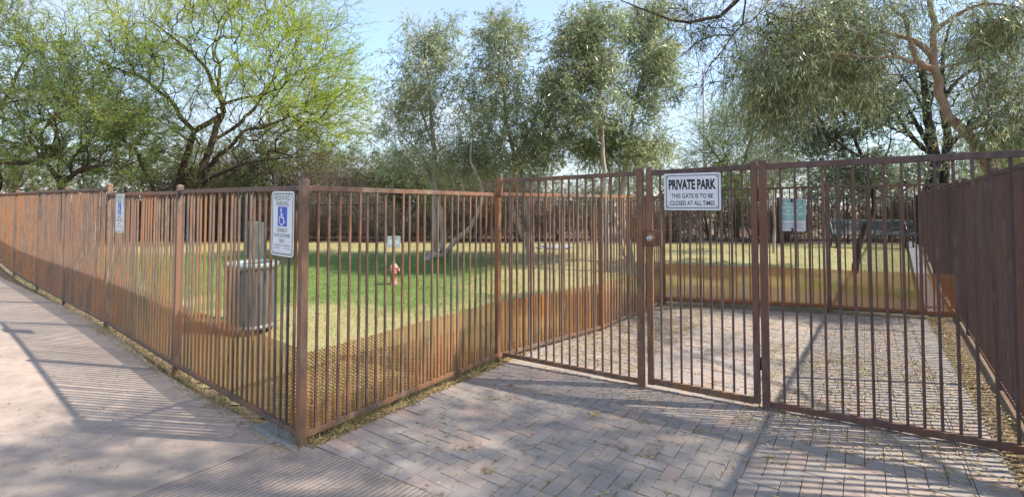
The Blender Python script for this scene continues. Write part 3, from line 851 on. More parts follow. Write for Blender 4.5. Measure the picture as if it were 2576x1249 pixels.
mb = MB(); mb.box(-.05, .085, -.06, .06, -.05, 1.36); mb.build('post', M_STAT, root, bevel=.006)
mb = MB(); mb.box(.087, .10, -.075, .075, .3, 1.375); mb.build('back_plate', M_STATD, root, bevel=.003)
mb = MB(); mb.box(-.115, -.052, -.085, .085, .9, 1.385); d_ = mb.build('bag_box', M_STATD, root, bevel=.006)
mb = MB(); mb.box(-.1165, -.1145, -.02, .02, 1.30, 1.33); mb.box(-.1165, -.1145, -.035, .035, 1.16, 1.26); mb.build('box_label', M_STAT, d_)
mb = MB(); mb.box(-.118, -.1145, -.03, .03, .99, 1.10); mb.build('bag_slot', M_LINER, d_)
hp = G(990, 712)[:2]; hz = float(zg(*hp)) - .015
root = empty('fire_hydrant', (*hp, hz)); tag(root, 'small faded red fire hydrant standing on the lawn', 'fire hydrant'); root.scale = (1.03,) * 3
mb = MB(); mb.lathe([(.085, 0), (.085, .02), (.066, .028), (.064, .205), (.08, .21), (.08, .23), (.066, .236)], 20); mb.build('barrel', M_HYD, root, True)
mb = MB(); mb.lathe([(.068, .232), (.072, .30), (.075, .315), (.09, .318), (.09, .335), (.076, .345), (.06, .385), (.036, .408), (.02, .412), (.02, .45), (.0005, .452)], 20); mb.build('bonnet', M_HYDP, root, True)
for ax, sg, rr in (('x', 1, .032), ('x', -1, .032), ('y', 1, .043)):
    mb = MB(); mb.lathe([(rr, .05), (rr, .085), (rr * 1.25, .087), (rr * 1.25, .11), (rr * .5, .118), (.0005, .118)], 14, (0, 0, .275), ax)
    o = mb.build('nozzle', M_HYDP, root, True)
    if sg < 0: o.rotation_euler.z = math.pi
root = empty('hydrant_sign', (hp[0] - .06, hp[1] + .25, hz)); tag(root, 'small white sign on a thin steel post behind the red hydrant', 'sign')
mb = MB(); mb.box(-.02, .02, -.004, .004, -.1, .985); mb.box(-.022, -.014, -.016, -.004, -.1, .98); mb.box(.014, .022, -.016, -.004, -.1, .98); mb.build('post', M_GALV, root)
mb = MB(); plate(mb, .27, .235, .02, .018, .021); sp = mb.build('sign_plate', M_WHITE, root); sp.matrix_local = Matrix(((1, 0, 0, 0), (0, 0, -1, 0), (0, 1, 0, .84), (0, 0, 0, 1)))
mb = MB(); ring(mb, .25, .215, .014, .005, .0216); mb.build('border', M_GREYP, sp)
lettering([('GENTLEMAN', 0, .07, .2, .03, .006), ('BE A BUST DOG', 0, -.075, .2, .03, .006)], M_BLACK, sp, .022)
mb = MB(); z = .022
mb.poly([(-.035, .0, z), (-.02, -.015, z), (.0, .005, z), (.012, .035, z), (.0, .03, z), (-.018, .02, z)]); mb.poly([(-.005, -.035, z), (.03, -.035, z), (.034, -.022, z), (.0, -.022, z)]); stroke(mb, [(.008, .03), (.03, .038), (.04, .034)], .008, z)
mb.build('dog_mark', M_BLACK, sp)

# bench
bc = P(2190, 590, 14.6); bz = float(zg(bc[0], bc[1])) - .02
root = empty('park_bench', (bc[0], bc[1], bz)); tag(root, 'dark blue green perforated metal bench before the back fence', 'bench')
root.rotation_euler.z = R(-13)
prof = [(-.28, .40), (-.262, .435), (-.22, .45), (-.1, .44), (.05, .432), (.12, .45), (.165, .52), (.20, .62), (.235, .74), (.262, .82), (.285, .845), (.30, .83)]
pa = np.array(prof); ln = np.concatenate([[0], np.cumsum(np.linalg.norm(np.diff(pa, axis=0), axis=1))])
def bf(s, off=0):
    s = np.clip(s, 0, ln[-1]); return np.interp(s, ln, pa[:, 0]), np.interp(s, ln, pa[:, 1])
nu = 60; hw = 1.21
def sheet(name, s0, s1, nv):
    mb = MB()
    def fn(u, v):
        y, z = bf(s0 + (s1 - s0) * v / nv); return (-hw + 2 * hw * u / nu, y, z)
    perforated(mb, fn, nu, nv, .3, 6)
    return mb.build(name, M_BENCH, root, recalc=False)
sheet('seat', .03, ln[5], 9); sheet('backrest', ln[5], ln[-1] - .03, 9)
for s in (0.0, ln[-1]):
    y, z = bf(s); mb = MB(); mb.bar((-hw, y, z), (hw, y, z), .035); mb.build('edge_tube', M_BENCH, root, bevel=.01)
for x in (-hw + .06, 0, hw - .06):
    mb = MB(); mb.tube([(x, .24, .66), (x, .1, .665), (x, -.16, .665), (x, -.255, .645), (x, -.275, .56), (x, -.25, .43)], [.018] * 6, 8); mb.build('armrest', M_BENCH, root, True)
for x in (-hw + .22, hw - .22):
    mb = MB(); mb.tube([(x, -.2, 0), (x, -.16, .42), (x, .1, .42), (x, .28, .82)], [.024] * 4, 8); mb.tube([(x, .24, 0), (x, .1, .42)], [.024] * 2, 8); mb.tube([(x, -.26, .012), (x, .3, .012)], [.02, .02], 8); mb.build('leg', M_BENCH, root, True)

# concrete strip along the right fence inside the park, footing at the corner, flat stone
mb = MB()
sA = RP[4] - gd * .0; inn = -np.array([DR[1], -DR[0]])
for k in range(12):
    a, b = 4.95 + k * .98, 4.95 + (k + 1) * .98 - .012
    pts = [GE + DR * a + inn * .16, GE + DR * b + inn * .16, GE + DR * b + inn * .36, GE + DR * a + inn * .36]
    tp = [(p[0], p[1], float(zg(*p)) + .05) for p in pts]
    mb.poly(tp)
    for e in range(4):
        p, q2 = tp[e], tp[(e + 1) % 4]; mb.poly([p, (p[0], p[1], p[2] - .12), (q2[0], q2[1], q2[2] - .12), q2])
o = mb.build('mow_strip', M_CURB); tag(o, 'pale concrete strip along the foot of the right fence beyond the inner fence', 'kerb')
def lump(name, c, sx, sy, sz, rot, seed, mat):
    bm = bmesh.new(); bmesh.ops.create_icosphere(bm, subdivisions=3, radius=1)
    rr = random.Random(seed); ph = [rr.uniform(0, 6) for _ in range(6)]
    for v in bm.verts:
        k = 1 + .13 * math.sin(3 * v.co.x + ph[0]) + .1 * math.sin(5 * v.co.y + ph[1]) + .06 * math.sin(9 * v.co.x + 7 * v.co.z + ph[2])
        v.co = Vector((v.co.x * sx * k, v.co.y * sy * k, max(-.3, min(.75, v.co.z)) * sz * k))
    me = bpy.data.meshes.new(name); bm.to_mesh(me); bm.free(); me.materials.append(mat)
    o = link(name, me); o.location = c; o.rotation_euler.z = rot; return o
fp = C0 + DL * .26 - A_ * .035
tag(lump('concrete_footing', (*fp, -.015), .32, .075, .045, yaw(DL), 2, M_CURB), 'rough grey concrete footing at the base of the corner post', 'footing')
rp = G(1395, 622)[:2]
tag(lump('flat_rock', (*rp, float(zg(*rp))), .62, .3, .1, .1, 4, M_ROCK), 'flat grey rock at the foot of the back fence', 'rock')

# ------------------------------------------------------------------ litter and dry grass
def leaves_flat(rng, x, y, z, Ln, Wd):
    n = len(x); a = rng.uniform(0, 2 * np.pi, n); c, s = np.cos(a), np.sin(a)
    t1 = rng.normal(0, .25, n); lift = rng.uniform(.001, .006, n)
    V = np.empty((n, 4, 3))
    V[:, 0] = np.stack([x - c * Ln / 2, y - s * Ln / 2, z + lift], 1)
    V[:, 1] = np.stack([x - s * Wd / 2, y + c * Wd / 2, z + lift + .003], 1)
    V[:, 2] = np.stack([x + c * Ln / 2, y + s * Ln / 2, z + lift + np.abs(t1) * Ln * .6], 1)
    V[:, 3] = np.stack([x + s * Wd / 2, y - c * Wd / 2, z + lift + .001], 1)
    return V.reshape(-1, 3)
rng = np.random.default_rng(11)
pts = []
def scatter_ab(n, a0, a1, b0, b1, clump=0):
    a = rng.uniform(a0, a1, n); b = rng.uniform(b0, b1, n)
    p = C0 + np.outer(a, A_) + np.outer(b, B_)
    pts.append(p)
scatter_ab(2600, 0, 7.2, .1, 3.85)
a = rng.uniform(0.2, 7.2, 2600); b = rng.uniform(.3, 3.7, 2600)            # caught in the joints
sn_ = rng.random(2600) < .5
a = np.where(sn_, np.round(a / .1) * .1 + rng.normal(0, .006, 2600), a); b = np.where(sn_, b, np.round((b - lo) / .1) * .1 + lo + rng.normal(0, .006, 2600))
pts.append(C0 + np.outer(a, A_) + np.outer(b, B_))
scatter_ab(6500, 2.6, 6.6, .25, 1.3); scatter_ab(4500, 3.8, 7.0, 1.2, 3.7); scatter_ab(3200, 2.0, 4.6, 2.3, 3.8)
scatter_ab(1500, 0, 3.0, .03, .13); scatter_ab(3200, -.3, 7.5, 3.82, 4.02)
for q in range(60):                                                              # little heaps
    a0, b0 = rng.uniform(.3, 6.5), rng.uniform(.3, 3.7)
    p = np.array(from_ab(a0, b0)); pts.append(p + rng.normal(0, .03, (18, 2)))
u_ = rng.uniform(-.1, 12, 3500); v_ = rng.uniform(.0, .15, 3500)
pts.append((C0 + np.outer(u_, DL) - np.outer(v_, A_))[:1300])
u_ = rng.uniform(-2, 10, 700); v_ = rng.uniform(.1, 2.6, 700)
pts.append(C0 + np.outer(u_, DL) - np.outer(v_, A_))
lx = rng.uniform(-8, 13, 9000); ly = rng.uniform(4, 16.5, 9000); k = inside(lawn_poly, lx, ly); pts.append(np.stack([lx[k], ly[k]], 1))
p = np.concatenate(pts); n = len(p)
V = leaves_flat(rng, p[:, 0], p[:, 1], zg(p[:, 0], p[:, 1]) + .002, rng.uniform(.014, .05, n), rng.uniform(.005, .011, n))
o = mesh_np('leaf_litter', V, 4, np.arange(len(V)), M_LITTER, rnd=rng.uniform(0, 1, n))
tag(o, 'yellowish fallen leaves and pods scattered over the paving and along the fences', 'leaf litter', kind='stuff')
# dry grass along the fence feet
seg = [(C0, P1, 1500, .02), (P1, P2, 700, .06), (P2, P3, 500, .05), (C0, LP[2], 700, -.0), (LP[2], LP[5], 500, 0), (P3, XR, 700, .1), (GE + DR * -1, RP[4], 900, -.08), (C0 - A_ * .07, LP[2] - A_ * .09, 800, 0)]
bx, by = [], []
for p0, p1, n, o_ in seg:
    d = p1 - p0; L_ = np.linalg.norm(d); nn = np.array([-d[1], d[0]]) / L_
    cl = rng.uniform(0, 1, n // 14); s = (cl[rng.integers(0, len(cl), n)] + rng.normal(0, .012, n)); v = rng.normal(o_, .035, n)
    q = p0 + np.outer(np.clip(s, 0, 1), d) + np.outer(v, nn); bx.append(q[:, 0]); by.append(q[:, 1])
bx = np.concatenate(bx); by = np.concatenate(by)
V = blades(rng, bx, by, zg(bx, by) - .02, rng.uniform(.03, .13, len(bx)), rng.uniform(.003, .007, len(bx)), .6)
o = mesh_np('dry_grass', V, 3, np.arange(len(V)), M_STRAW, rnd=rng.uniform(0, 1, len(bx)))
tag(o, 'straw coloured dry grass tufts along the feet of the fences', 'dry grass', kind='stuff')

# ------------------------------------------------------------------ trees
class Tree:
    def __init__(s, seed): s.rng = np.random.default_rng(seed); s.pos = []; s.par = []; s.path = []; s.minr = []; s.chains = []
    def limb(s, pts, r0, r1, step=.18, wob=.012):
        pts = np.asarray(pts, float)
        seg = np.linalg.norm(np.diff(pts, axis=0), axis=1); cum = np.concatenate([[0], np.cumsum(seg)])
        n = max(3, int(cum[-1] / step)); u = np.linspace(0, cum[-1], n + 1)
        # smooth interpolation
        q = np.stack([np.interp(u, cum, pts[:, k]) for k in range(3)], 1)
        for _ in range(2): q[1:-1] = .25 * q[:-2] + .5 * q[1:-1] + .25 * q[2:]
        q[1:-1] += s.rng.normal(0, wob, (n - 1, 3))
        par = -1; base = 0.0
        if s.pos:
            a = np.array(s.pos); d = np.linalg.norm(a - q[0], axis=1); par = int(d.argmin()); base = s.path[par]
            if d[par] < .6: q[0] = a[par]
        ch = []
        for k in range(n + 1):
            s.pos.append(q[k]); s.par.append(par); s.path.append(base + u[k]); s.minr.append(r0 + (r1 - r0) * k / n); par = len(s.pos) - 1; ch.append(par)
        s.chains.append(ch)
    def grow(s, tips, bf=.35, sag=.06, wob=.035, step=.22):
        rng = s.rng
        a = np.array(s.pos); d = np.sqrt(((tips[:, None] - a[None, ::3]) ** 2).sum(-1)).min(1)
        tips = tips[np.argsort(d)]
        cap = len(s.pos) + len(tips) * 30
        Pn = np.zeros((cap, 3)); Pl = np.zeros(cap); n = len(s.pos); Pn[:n] = s.pos; Pl[:n] = s.path
        s.tips = []
        for tp in tips:
            dd = np.sqrt(((Pn[:n] - tp) ** 2).sum(1)); k = int((dd + bf * Pl[:n]).argmin()); L = dd[k]
            if L < .03: continue
            m_ = max(2, int(L / step)); t = np.linspace(0, 1, m_ + 1)[1:, None]
            p0 = Pn[k]
            gdir = p0 - Pn[s.par[k]] if s.par[k] >= 0 else np.zeros(3)
            nl = np.linalg.norm(gdir); gdir = gdir / nl if nl > 0 else gdir
            q = p0 + (tp - p0) * t + gdir * (t * (1 - t)) * L * .55 + np.array([0, 0, 1]) * (t * (1 - t)) * L * sag * 4
            q[:-1] += rng.normal(0, wob * min(L, 1.2), (m_ - 1 if m_ > 1 else 0, 3)) if m_ > 1 else 0
            par = k; ch = [k]
            for w in range(m_):
                Pn[n] = q[w]; Pl[n] = Pl[par] + L / m_; s.pos.append(q[w]); s.par.append(par); s.path.append(Pl[n]); s.minr.append(0); par = n; ch.append(n); n += 1
            s.chains.append(ch); s.tips.append((q[-1], q[-1] - (q[-2] if m_ > 1 else p0)))
    def radii(s, rt, ex=.42):
        n = len(s.pos); cnt = np.zeros(n)
        has = np.zeros(n, bool)
        for k in range(n):
            if s.par[k] >= 0: has[s.par[k]] = True
        cnt[~has] = 1
        for k in range(n - 1, -1, -1):
            if s.par[k] >= 0: cnt[s.par[k]] += cnt[k]
        s.r = np.maximum(rt * np.maximum(cnt, 1) ** ex, s.minr)
        s.r = np.where(np.array(s.minr) > 0, np.maximum(np.array(s.minr), np.minimum(s.r, np.array(s.minr) * 1.3)), s.r)
    def wood(s, org):
        """all branches as tubes: returns V, quads"""
        V = []; Q = []; b = 0; A = np.array(s.pos)
        for ch in s.chains:
            p = A[ch]; r = s.r[ch].copy()
            if len(ch) > 1 and len(r) > 1: r[0] = min(r[0], r[1] * 1.25)
            r[-1] *= .75
            m_ = len(p); nsd = 9 if r.max() > .05 else (6 if r.max() > .018 else 4)
            if m_ < 2: continue
            t = np.gradient(p, axis=0); t /= np.linalg.norm(t, axis=1)[:, None] + 1e-9
            ref = np.array([.3, .2, .93]) if abs(t[0, 2]) < .8 else np.array([.9, .35, .1])
            u = np.cross(t, ref); u /= np.linalg.norm(u, axis=1)[:, None] + 1e-9; w = np.cross(t, u)
            a = np.arange(nsd) * 2 * np.pi / nsd
            ring = p[:, None] + r[:, None, None] * (np.cos(a)[None, :, None] * u[:, None] + np.sin(a)[None, :, None] * w[:, None])
            V.append(ring.reshape(-1, 3) - org)
            i, k = np.meshgrid(np.arange(m_ - 1), np.arange(nsd), indexing='ij'); k2 = (k + 1) % nsd
            Q.append(np.stack([b + i * nsd + k, b + i * nsd + k2, b + (i + 1) * nsd + k2, b + (i + 1) * nsd + k], -1).reshape(-1, 4)); b += m_ * nsd
        return np.concatenate(V), np.concatenate(Q)
def unit(v): return v / (np.linalg.norm(v, axis=-1, keepdims=True) + 1e-9)
def thin_tubes(P0, P1_, P2_, r):
    """N three-point twigs, three sided"""
    n = len(P0); t = unit(P2_ - P0); ref = np.array([.31, .2, .93]); u = unit(np.cross(t, ref)); w = np.cross(t, u)
    V = np.empty((n, 3, 3, 3)); rr = np.array([1, .8, .45])
    for k, pp in enumerate((P0, P1_, P2_)):
        for m_ in range(3):
            a = 2 * math.pi * m_ / 3; V[:, k, m_] = pp + (r * rr[k])[:, None] * (math.cos(a) * u + math.sin(a) * w)
    base = np.arange(n)[:, None] * 9; Q = []
    for k in range(2):
        for m_ in range(3):
            m2 = (m_ + 1) % 3; Q.append(base + np.array([[k * 3 + m_, k * 3 + m2, k * 3 + 3 + m2, k * 3 + 3 + m_]]))
    return V.reshape(-1, 3), np.stack(Q, 1).reshape(-1, 4)
def leaf_quads(rng, base, d, Ln, Wd, bend=.12):
    n = len(base); d = unit(d); rv = unit(rng.normal(0, 1, (n, 3))); s = unit(np.cross(d, rv)); nn = np.cross(s, d)
    V = np.empty((n, 4, 3)); L_ = Ln[:, None]; W_ = Wd[:, None]
    V[:, 0] = base; V[:, 1] = base + d * L_ * .42 + s * W_ / 2 + nn * L_ * bend * .5; V[:, 2] = base + d * L_ - nn * L_ * bend * .4; V[:, 3] = base + d * L_ * .42 - s * W_ / 2 + nn * L_ * bend * .5
    return V.reshape(-1, 3)
def blobs(rng, specs, clump=5, spread=.28):
    """specs: (px, py, Y, rx px, ry px, depth m, n, leafiness) -> tips, leafiness"""
    T = []; W_ = []
    for px, py, Y, rx, ry, dp, n, lf in specs:
        c = P(px, py, Y); s = Y / F
        m_ = max(1, n // clump); u = unit(rng.normal(0, 1, (m_, 3))) * (rng.uniform(0, 1, (m_, 1)) ** (1 / 2.3))
        cc = c + u * np.array([rx * s, dp, ry * s])
        p = cc[rng.integers(0, m_, n)] + rng.normal(0, spread, (n, 3)) * np.array([1, 1, .8])
        T.append(p); W_.append(np.full(n, lf))
    return np.concatenate(T), np.concatenate(W_)
def foliage(tr_tips, style, lfn, rng):
    """twigs and leaves at the branch tips"""
    tp = np.array([t_[0] for t_ in tr_tips]); dr = unit(np.array([t_[1] for t_ in tr_tips])); lf = lfn(tp)
    if style == 'mesquite': nt, tl, nl, ll, lw = 4, (.4, 1.2), 14, (.05, .13), (.015, .024)
    elif style == 'hanging': nt, tl, nl, ll, lw = 5, (.12, .35), 12, (.02, .045), (.004, .007)
    elif style == 'dense': nt, tl, nl, ll, lw = 6, (.3, .8), 16, (.05, .11), (.012, .020)
    elif style == 'gum': nt, tl, nl, ll, lw = 4, (.2, .5), 5, (.085, .16), (.020, .029)
    elif style == 'weeping': nt, tl, nl, ll, lw = 4, (.3, .8), 9, (.08, .15), (.010, .016)
    elif style == 'round': nt, tl, nl, ll, lw = 5, (.15, .4), 9, (.06, .10), (.024, .036)
    elif style == 'brush': nt, tl, nl, ll, lw = 7, (.25, .7), 7, (.03, .07), (.008, .018)
    elif style == 'bush': nt, tl, nl, ll, lw = 6, (.15, .4), 10, (.05, .1), (.012, .025)
    n = len(tp) * nt
    b = np.repeat(tp, nt, 0); d0 = np.repeat(dr, nt, 0); lfr = np.repeat(lf, nt)
    d = unit(d0 * .8 + rng.normal(0, .55, (n, 3)))
    if style in ('gum', 'weeping'): d = unit(d + np.array([0, 0, -.1 if style == 'gum' else -.7]))
    if style in ('mesquite', 'dense'):
        ow = unit(b - np.array([tp[:, 0].mean(), tp[:, 1].mean(), tp[:, 2].min()]))
        d = unit(d0 * .7 + ow * .45 + rng.normal(0, .3, (n, 3)))
    L = rng.uniform(*tl, n); mid = b + d * (L * .5)[:, None] + rng.normal(0, .03, (n, 3))
    drop = {'gum': .05, 'hanging': .1, 'weeping': .28, 'mesquite': .05}.get(style, .03)
    e = b + d * L[:, None] + np.array([0, 0, -1]) * (L * drop)[:, None]
    tw = thin_tubes(b, mid, e, np.full(n, .0028 if style != 'brush' else .0038))
    keep = rng.uniform(0, 1, (n, nl)) < lfr[:, None]
    t = rng.uniform(.1, 1, (n, nl)); t3 = t[..., None]
    lp = ((1 - t3) ** 2 * b[:, None] + 2 * t3 * (1 - t3) * mid[:, None] + t3 ** 2 * e[:, None])[keep]
    td = np.repeat(d[:, None], nl, 1)[keep]; m_ = len(lp)
    if style == 'gum': ld = td * .5 + np.array([0, 0, -.38]) + rng.normal(0, .55, (m_, 3))
    elif style == 'weeping': ld = td * .35 + np.array([0, 0, -.75]) + rng.normal(0, .42, (m_, 3))
    elif style in ('mesquite', 'dense'): ld = td * .9 + rng.normal(0, .45, (m_, 3)) + np.array([0, 0, -.05])
    else: ld = td * .4 + rng.normal(0, .7, (m_, 3))
    lv = leaf_quads(rng, lp, ld, rng.uniform(*ll, m_), rng.uniform(*lw, m_))
    # shade of each leaf: by spray, so the crown has lighter and yellower sprays
    sp = np.repeat(np.clip(rng.normal(.45, .2, len(tp)), 0, 1), nt); sp = np.repeat(sp[:, None], nl, 1)[keep]
    return tw, lv, np.clip(sp + rng.normal(0, .17, m_), 0, 1)
def make_tree(name, label, base, limbs, specs, style, leafmat_, barkm, seed, group=None, rt=.0045, bf=.35, clump=5, spread=.28, twigm=None, cat='tree', sag=.06, ex=.42, extra_tips=None):
    tr = Tree(seed); rng = tr.rng
    for pts, r0, r1 in limbs: tr.limb(pts, r0, r1)
    tips, lf = blobs(rng, specs, clump, spread) if specs else (np.zeros((0, 3)), np.zeros(0))
    if extra_tips is not None:
        tips = np.concatenate([tips, extra_tips[0]]); lf = np.concatenate([lf, extra_tips[1]])
    ok = tips[:, 2] > .25; tips, lf = tips[ok], lf[ok]
    tr.grow(tips, bf, sag); tr.radii(rt, ex)
    def lfn(q):
        out = np.empty(len(q))
        for k in range(0, len(q), 400): out[k:k + 400] = lf[((q[k:k + 400, None] - tips[None]) ** 2).sum(-1).argmin(1)]
        return out
    org = np.asarray(base, float); root = empty(name, org); tag(root, label, cat, group)
    V, Q = tr.wood(org); mesh_np('trunk', V, 4, Q, barkm, root, smooth_=True)
    if style == 'overhead':                               # low hanging sprays are finer than the crown above
        low = [t_ for t_ in tr.tips if t_[0][1] > 4.0 and t_[0][0] < 4.2]; up = [t_ for t_ in tr.tips if not (t_[0][1] > 4.0 and t_[0][0] < 4.2)]
        (tv, tq), lv, rn = foliage(up, 'mesquite', lfn, rng); (tv2, tq2), lv2, rn2 = foliage(low, 'hanging', lfn, rng)
        tw = (np.concatenate([tv, tv2]), np.concatenate([tq, tq2 + len(tv)])); lv = np.concatenate([lv, lv2]); rn = np.concatenate([rn, rn2])
    else: tw, lv, rn = foliage(tr.tips, style, lfn, rng)
    # one crown mesh of leaves, one of twigs
    mesh_np('twigs', tw[0] - org, 4, tw[1], twigm or barkm, root)
    if len(lv): mesh_np('crown', lv - org, 4, np.arange(len(lv)), leafmat_, root, rnd=rn)
    return root
def px(lst, Y, sx=1.0, ox=0.0, dep=0.0):
    """pixel polyline -> points; depth drifts by dep metres along it"""
    n = len(lst); return [P(ox + x * sx, y * sx, Y + (dep * k / (n - 1) if n > 1 else 0)) for k, (x, y) in enumerate(lst)]
def gpt(x, Y, X=None):
    """point on the ground under pixel column x at distance Y"""
    wx = (x - CX) / F * Y; return np.array([wx, Y, float(zg(wx, Y)) - .05])
S = .4124
# 1 main mesquite behind the left of the park
Y = 18.0; b0 = gpt(470, Y)
L5 = lambda l, dep=0, y=Y: px(l, y, S, 0, dep)
limbs = [([b0 + (-.5, 0, 0)] + L5([(1080, 1140), (1150, 900), (1185, 800)]), 0.139, 0.106),
         ([b0 + (.45, .2, 0)] + L5([(1215, 1140), (1240, 1000), (1290, 890), (1310, 780), (1365, 690)]), 0.158, 0.099),
         (L5([(1185, 800), (1100, 720), (1060, 620), (960, 555), (880, 470), (740, 430), (600, 380), (470, 260)], -1.5), 0.086, 0.013),
         (L5([(1185, 800), (1300, 735), (1365, 690)], .3), 0.099, 0.092),
         (L5([(1365, 690), (1365, 640), (1310, 555), (1275, 440), (1215, 365), (1110, 270), (990, 180), (860, 80)], -.8), 0.099, 0.013),
         (L5([(1350, 620), (1325, 500), (1350, 410), (1300, 320), (1350, 190), (1400, 30)], .8), 0.073, 0.013),
         (L5([(1250, 1050), (1320, 955), (1420, 885), (1480, 795), (1600, 780), (1700, 735), (1830, 690)], -2.0), 0.092, 0.013),
         (L5([(1300, 860), (1450, 765), (1560, 650), (1640, 525), (1720, 410), (1800, 260)], 1.5), 0.066, 0.010),
         (L5([(1370, 635), (1450, 600), (1580, 585), (1700, 540), (1850, 520)], -1.2), 0.053, 0.008),
         (L5([(1225, 1130), (1290, 1080), (1390, 1040), (1500, 990), (1700, 965), (1900, 950)], -2), 0.053, 0.008),
         ([b0 + (-1.2, -.3, 0)] + L5([(940, 1130), (860, 1020), (838, 920), (740, 840), (640, 770), (520, 740), (380, 720), (200, 690)], -2), 0.086, 0.013),
         (L5([(1110, 1140), (1180, 1000), (1220, 880)], -.6), 0.033, 0.020),
         (L5([(1150, 860), (1060, 790), (960, 720), (850, 690), (700, 700)], -1.5), 0.040, 0.008)]
specs = [(560, 120, Y, 290, 150, 3.8, 520, .8), (760, 200, Y - 1, 150, 130, 3, 440, 1.0), (800, 300, Y - 1, 110, 60, 2.5, 190, .9), (640, 40, Y, 240, 80, 3, 300, .95), (300, 110, Y - 1, 180, 130, 2.5, 340, .85),
         (720, 380, Y - 1, 180, 55, 3, 190, .12), (240, 270, Y - 1.5, 210, 60, 2.5, 230, .3), (520, 280, Y - 1, 220, 60, 3, 140, .2), (430, 390, Y, 160, 60, 2, 90, .25)]
make_tree('mesquite_tree', 'spreading mesquite with dark forked trunks and yellow green spring leaves behind the left fence', b0, limbs, specs, 'mesquite', M_LIME, M_BARKM, 21, rt=.0066, bf=.3, twigm=M_TWIG, spread=.33)
# 2 dense mesquite at the far left
Y = 15.5; b0 = gpt(150, Y); L5b = lambda l, dep=0: px(l, Y, S, 0, dep)
limbs = [([b0] + L5b([(380, 1130), (340, 1060), (270, 990)], -.4), 0.150, 0.060), (L5b([(380, 1120), (450, 1055), (560, 1010), (680, 1010)], -.8), 0.090, 0.022),
         ([gpt(-60, Y) ] + L5b([(0, 1085), (-60, 1000), (0, 975), (120, 1000), (240, 985), (325, 945), (370, 880), (340, 790), (330, 650)], -.6), 0.150, 0.022),
         (L5b([(370, 890), (200, 900), (60, 860), (-100, 840)], -.6), 0.075, 0.022), (L5b([(-60, 1010), (-60, 760), (60, 560), (140, 380)], .8), 0.120, 0.022), (L5b([(270, 990), (250, 800), (420, 600), (520, 480)], .6), 0.068, 0.015)]
specs = [(150, 250, Y, 230, 150, 2.4, 520, 1.0), (60, 130, Y + .5, 170, 120, 2.2, 260, .9), (330, 330, Y, 130, 90, 2, 220, .8), (200, 400, Y, 200, 50, 2, 150, .8), (-40, 300, Y, 120, 160, 2, 160, 1.0)]
make_tree('mesquite_tree', 'dense dark green mesquite at the left edge with low crooked limbs', b0, limbs, specs, 'dense', M_MESQ, M_BARKM, 22, rt=.006, bf=.3, twigm=M_TWIG)
# eucalypts on the lawn
L6 = lambda l, Y, dep=0: px(l, Y, S, 858, dep)
LB = lambda l, Y, dep=0: [P(1030 + x * .25, 412 + y * .25, Y + dep * k / max(1, len(l) - 1)) for k, (x, y) in enumerate(l)]
Y = 12.6; b0 = gpt(1105, Y)
limbs = [([b0 + (-.3, 0, 0)] + LB([(265, 900), (262, 500), (245, 250), (190, 60)], Y, .3) + L6([(490, 930), (420, 870)], Y + .3), .085, .03),
         ([b0 + (.02, 0, 0)] + LB([(335, 850), (352, 700), (305, 480), (240, 150)], Y) + L6([(568, 1000), (565, 850), (545, 720), (550, 560), (520, 420), (500, 260), (560, 150)], Y), .095, .015),
         ([b0 + (.12, .1, 0)] + LB([(400, 820), (500, 730), (600, 650), (680, 540), (720, 400), (760, 200)], Y - .2, -.6) + L6([(780, 1000), (800, 850)], Y - .8), .075, .02),
         (L6([(565, 900), (500, 700), (420, 560), (380, 420)], Y, -.8), .04, .01), (L6([(548, 700), (620, 560), (700, 430)], Y, .7), .035, .01)]
specs = [(1075, 110, Y, 80, 85, 1.0, 210, .8), (1070, 220, Y, 125, 75, 1.3, 300, .75), (1060, 330, Y, 125, 75, 1.2, 230, .62), (1030, 420, Y, 110, 40, 1.0, 90, .6), (1150, 400, Y, 80, 70, 1.0, 130, .6)]
make_tree('eucalyptus_tree', 'grey green gum tree with several pale stems, leftmost on the lawn', b0, limbs, specs, 'gum', M_EUC, M_BARKE, 31, twigm=M_GTWIG, rt=.0034, bf=.35, spread=.17, clump=7)
Y = 12.2; b0 = gpt(1335, Y)
limbs = [([b0] + LB([(1215, 960), (1180, 760), (1060, 560), (1010, 430), (1040, 200)], Y) + L6([(1050, 1040), (1065, 950), (1010, 800), (1000, 600), (960, 420), (970, 200)], Y, .3), .085, .015),
         (L6([(1060, 960), (1180, 750), (1215, 620), (1250, 480)], Y, -.7), .05, .012), ([b0 + (.1, .25, 0)] + LB([(1210, 740), (1190, 500), (1100, 200)], Y + .3) + L6([(1100, 900), (900, 800), (860, 640)], Y + .4), .06, .012)]
specs = [(1262, 95, Y, 65, 62, .8, 190, .85), (1250, 190, Y, 75, 55, 1.0, 170, .7), (1245, 290, Y, 85, 60, 1.1, 230, .7), (1300, 390, Y, 110, 60, 1.1, 280, .75), (1370, 330, Y - .5, 75, 70, .8, 210, .85), (1220, 400, Y, 60, 60, 1, 110, .7)]
make_tree('eucalyptus_tree', 'gum tree with a leaning peeling trunk and narrow top, second from the left', b0, limbs, specs, 'gum', M_EUC, M_BARKO, 32, twigm=M_GTWIG, rt=.0034, bf=.35, spread=.17, clump=7)
Y = 11.4; b0 = gpt(1525, Y)
limbs = [([b0] + L6([(1610, 1180), (1600, 1040), (1590, 700), (1575, 520), (1560, 420), (1480, 260), (1440, 160)], Y), .06, .014), (L6([(1575, 540), (1480, 400), (1340, 280), (1240, 230)], Y, -.6), .03, .01), (L6([(1560, 430), (1620, 280), (1600, 140)], Y, .4), .03, .01), (L6([(1590, 720), (1450, 600), (1340, 520)], Y, -.5), .03, .01)]
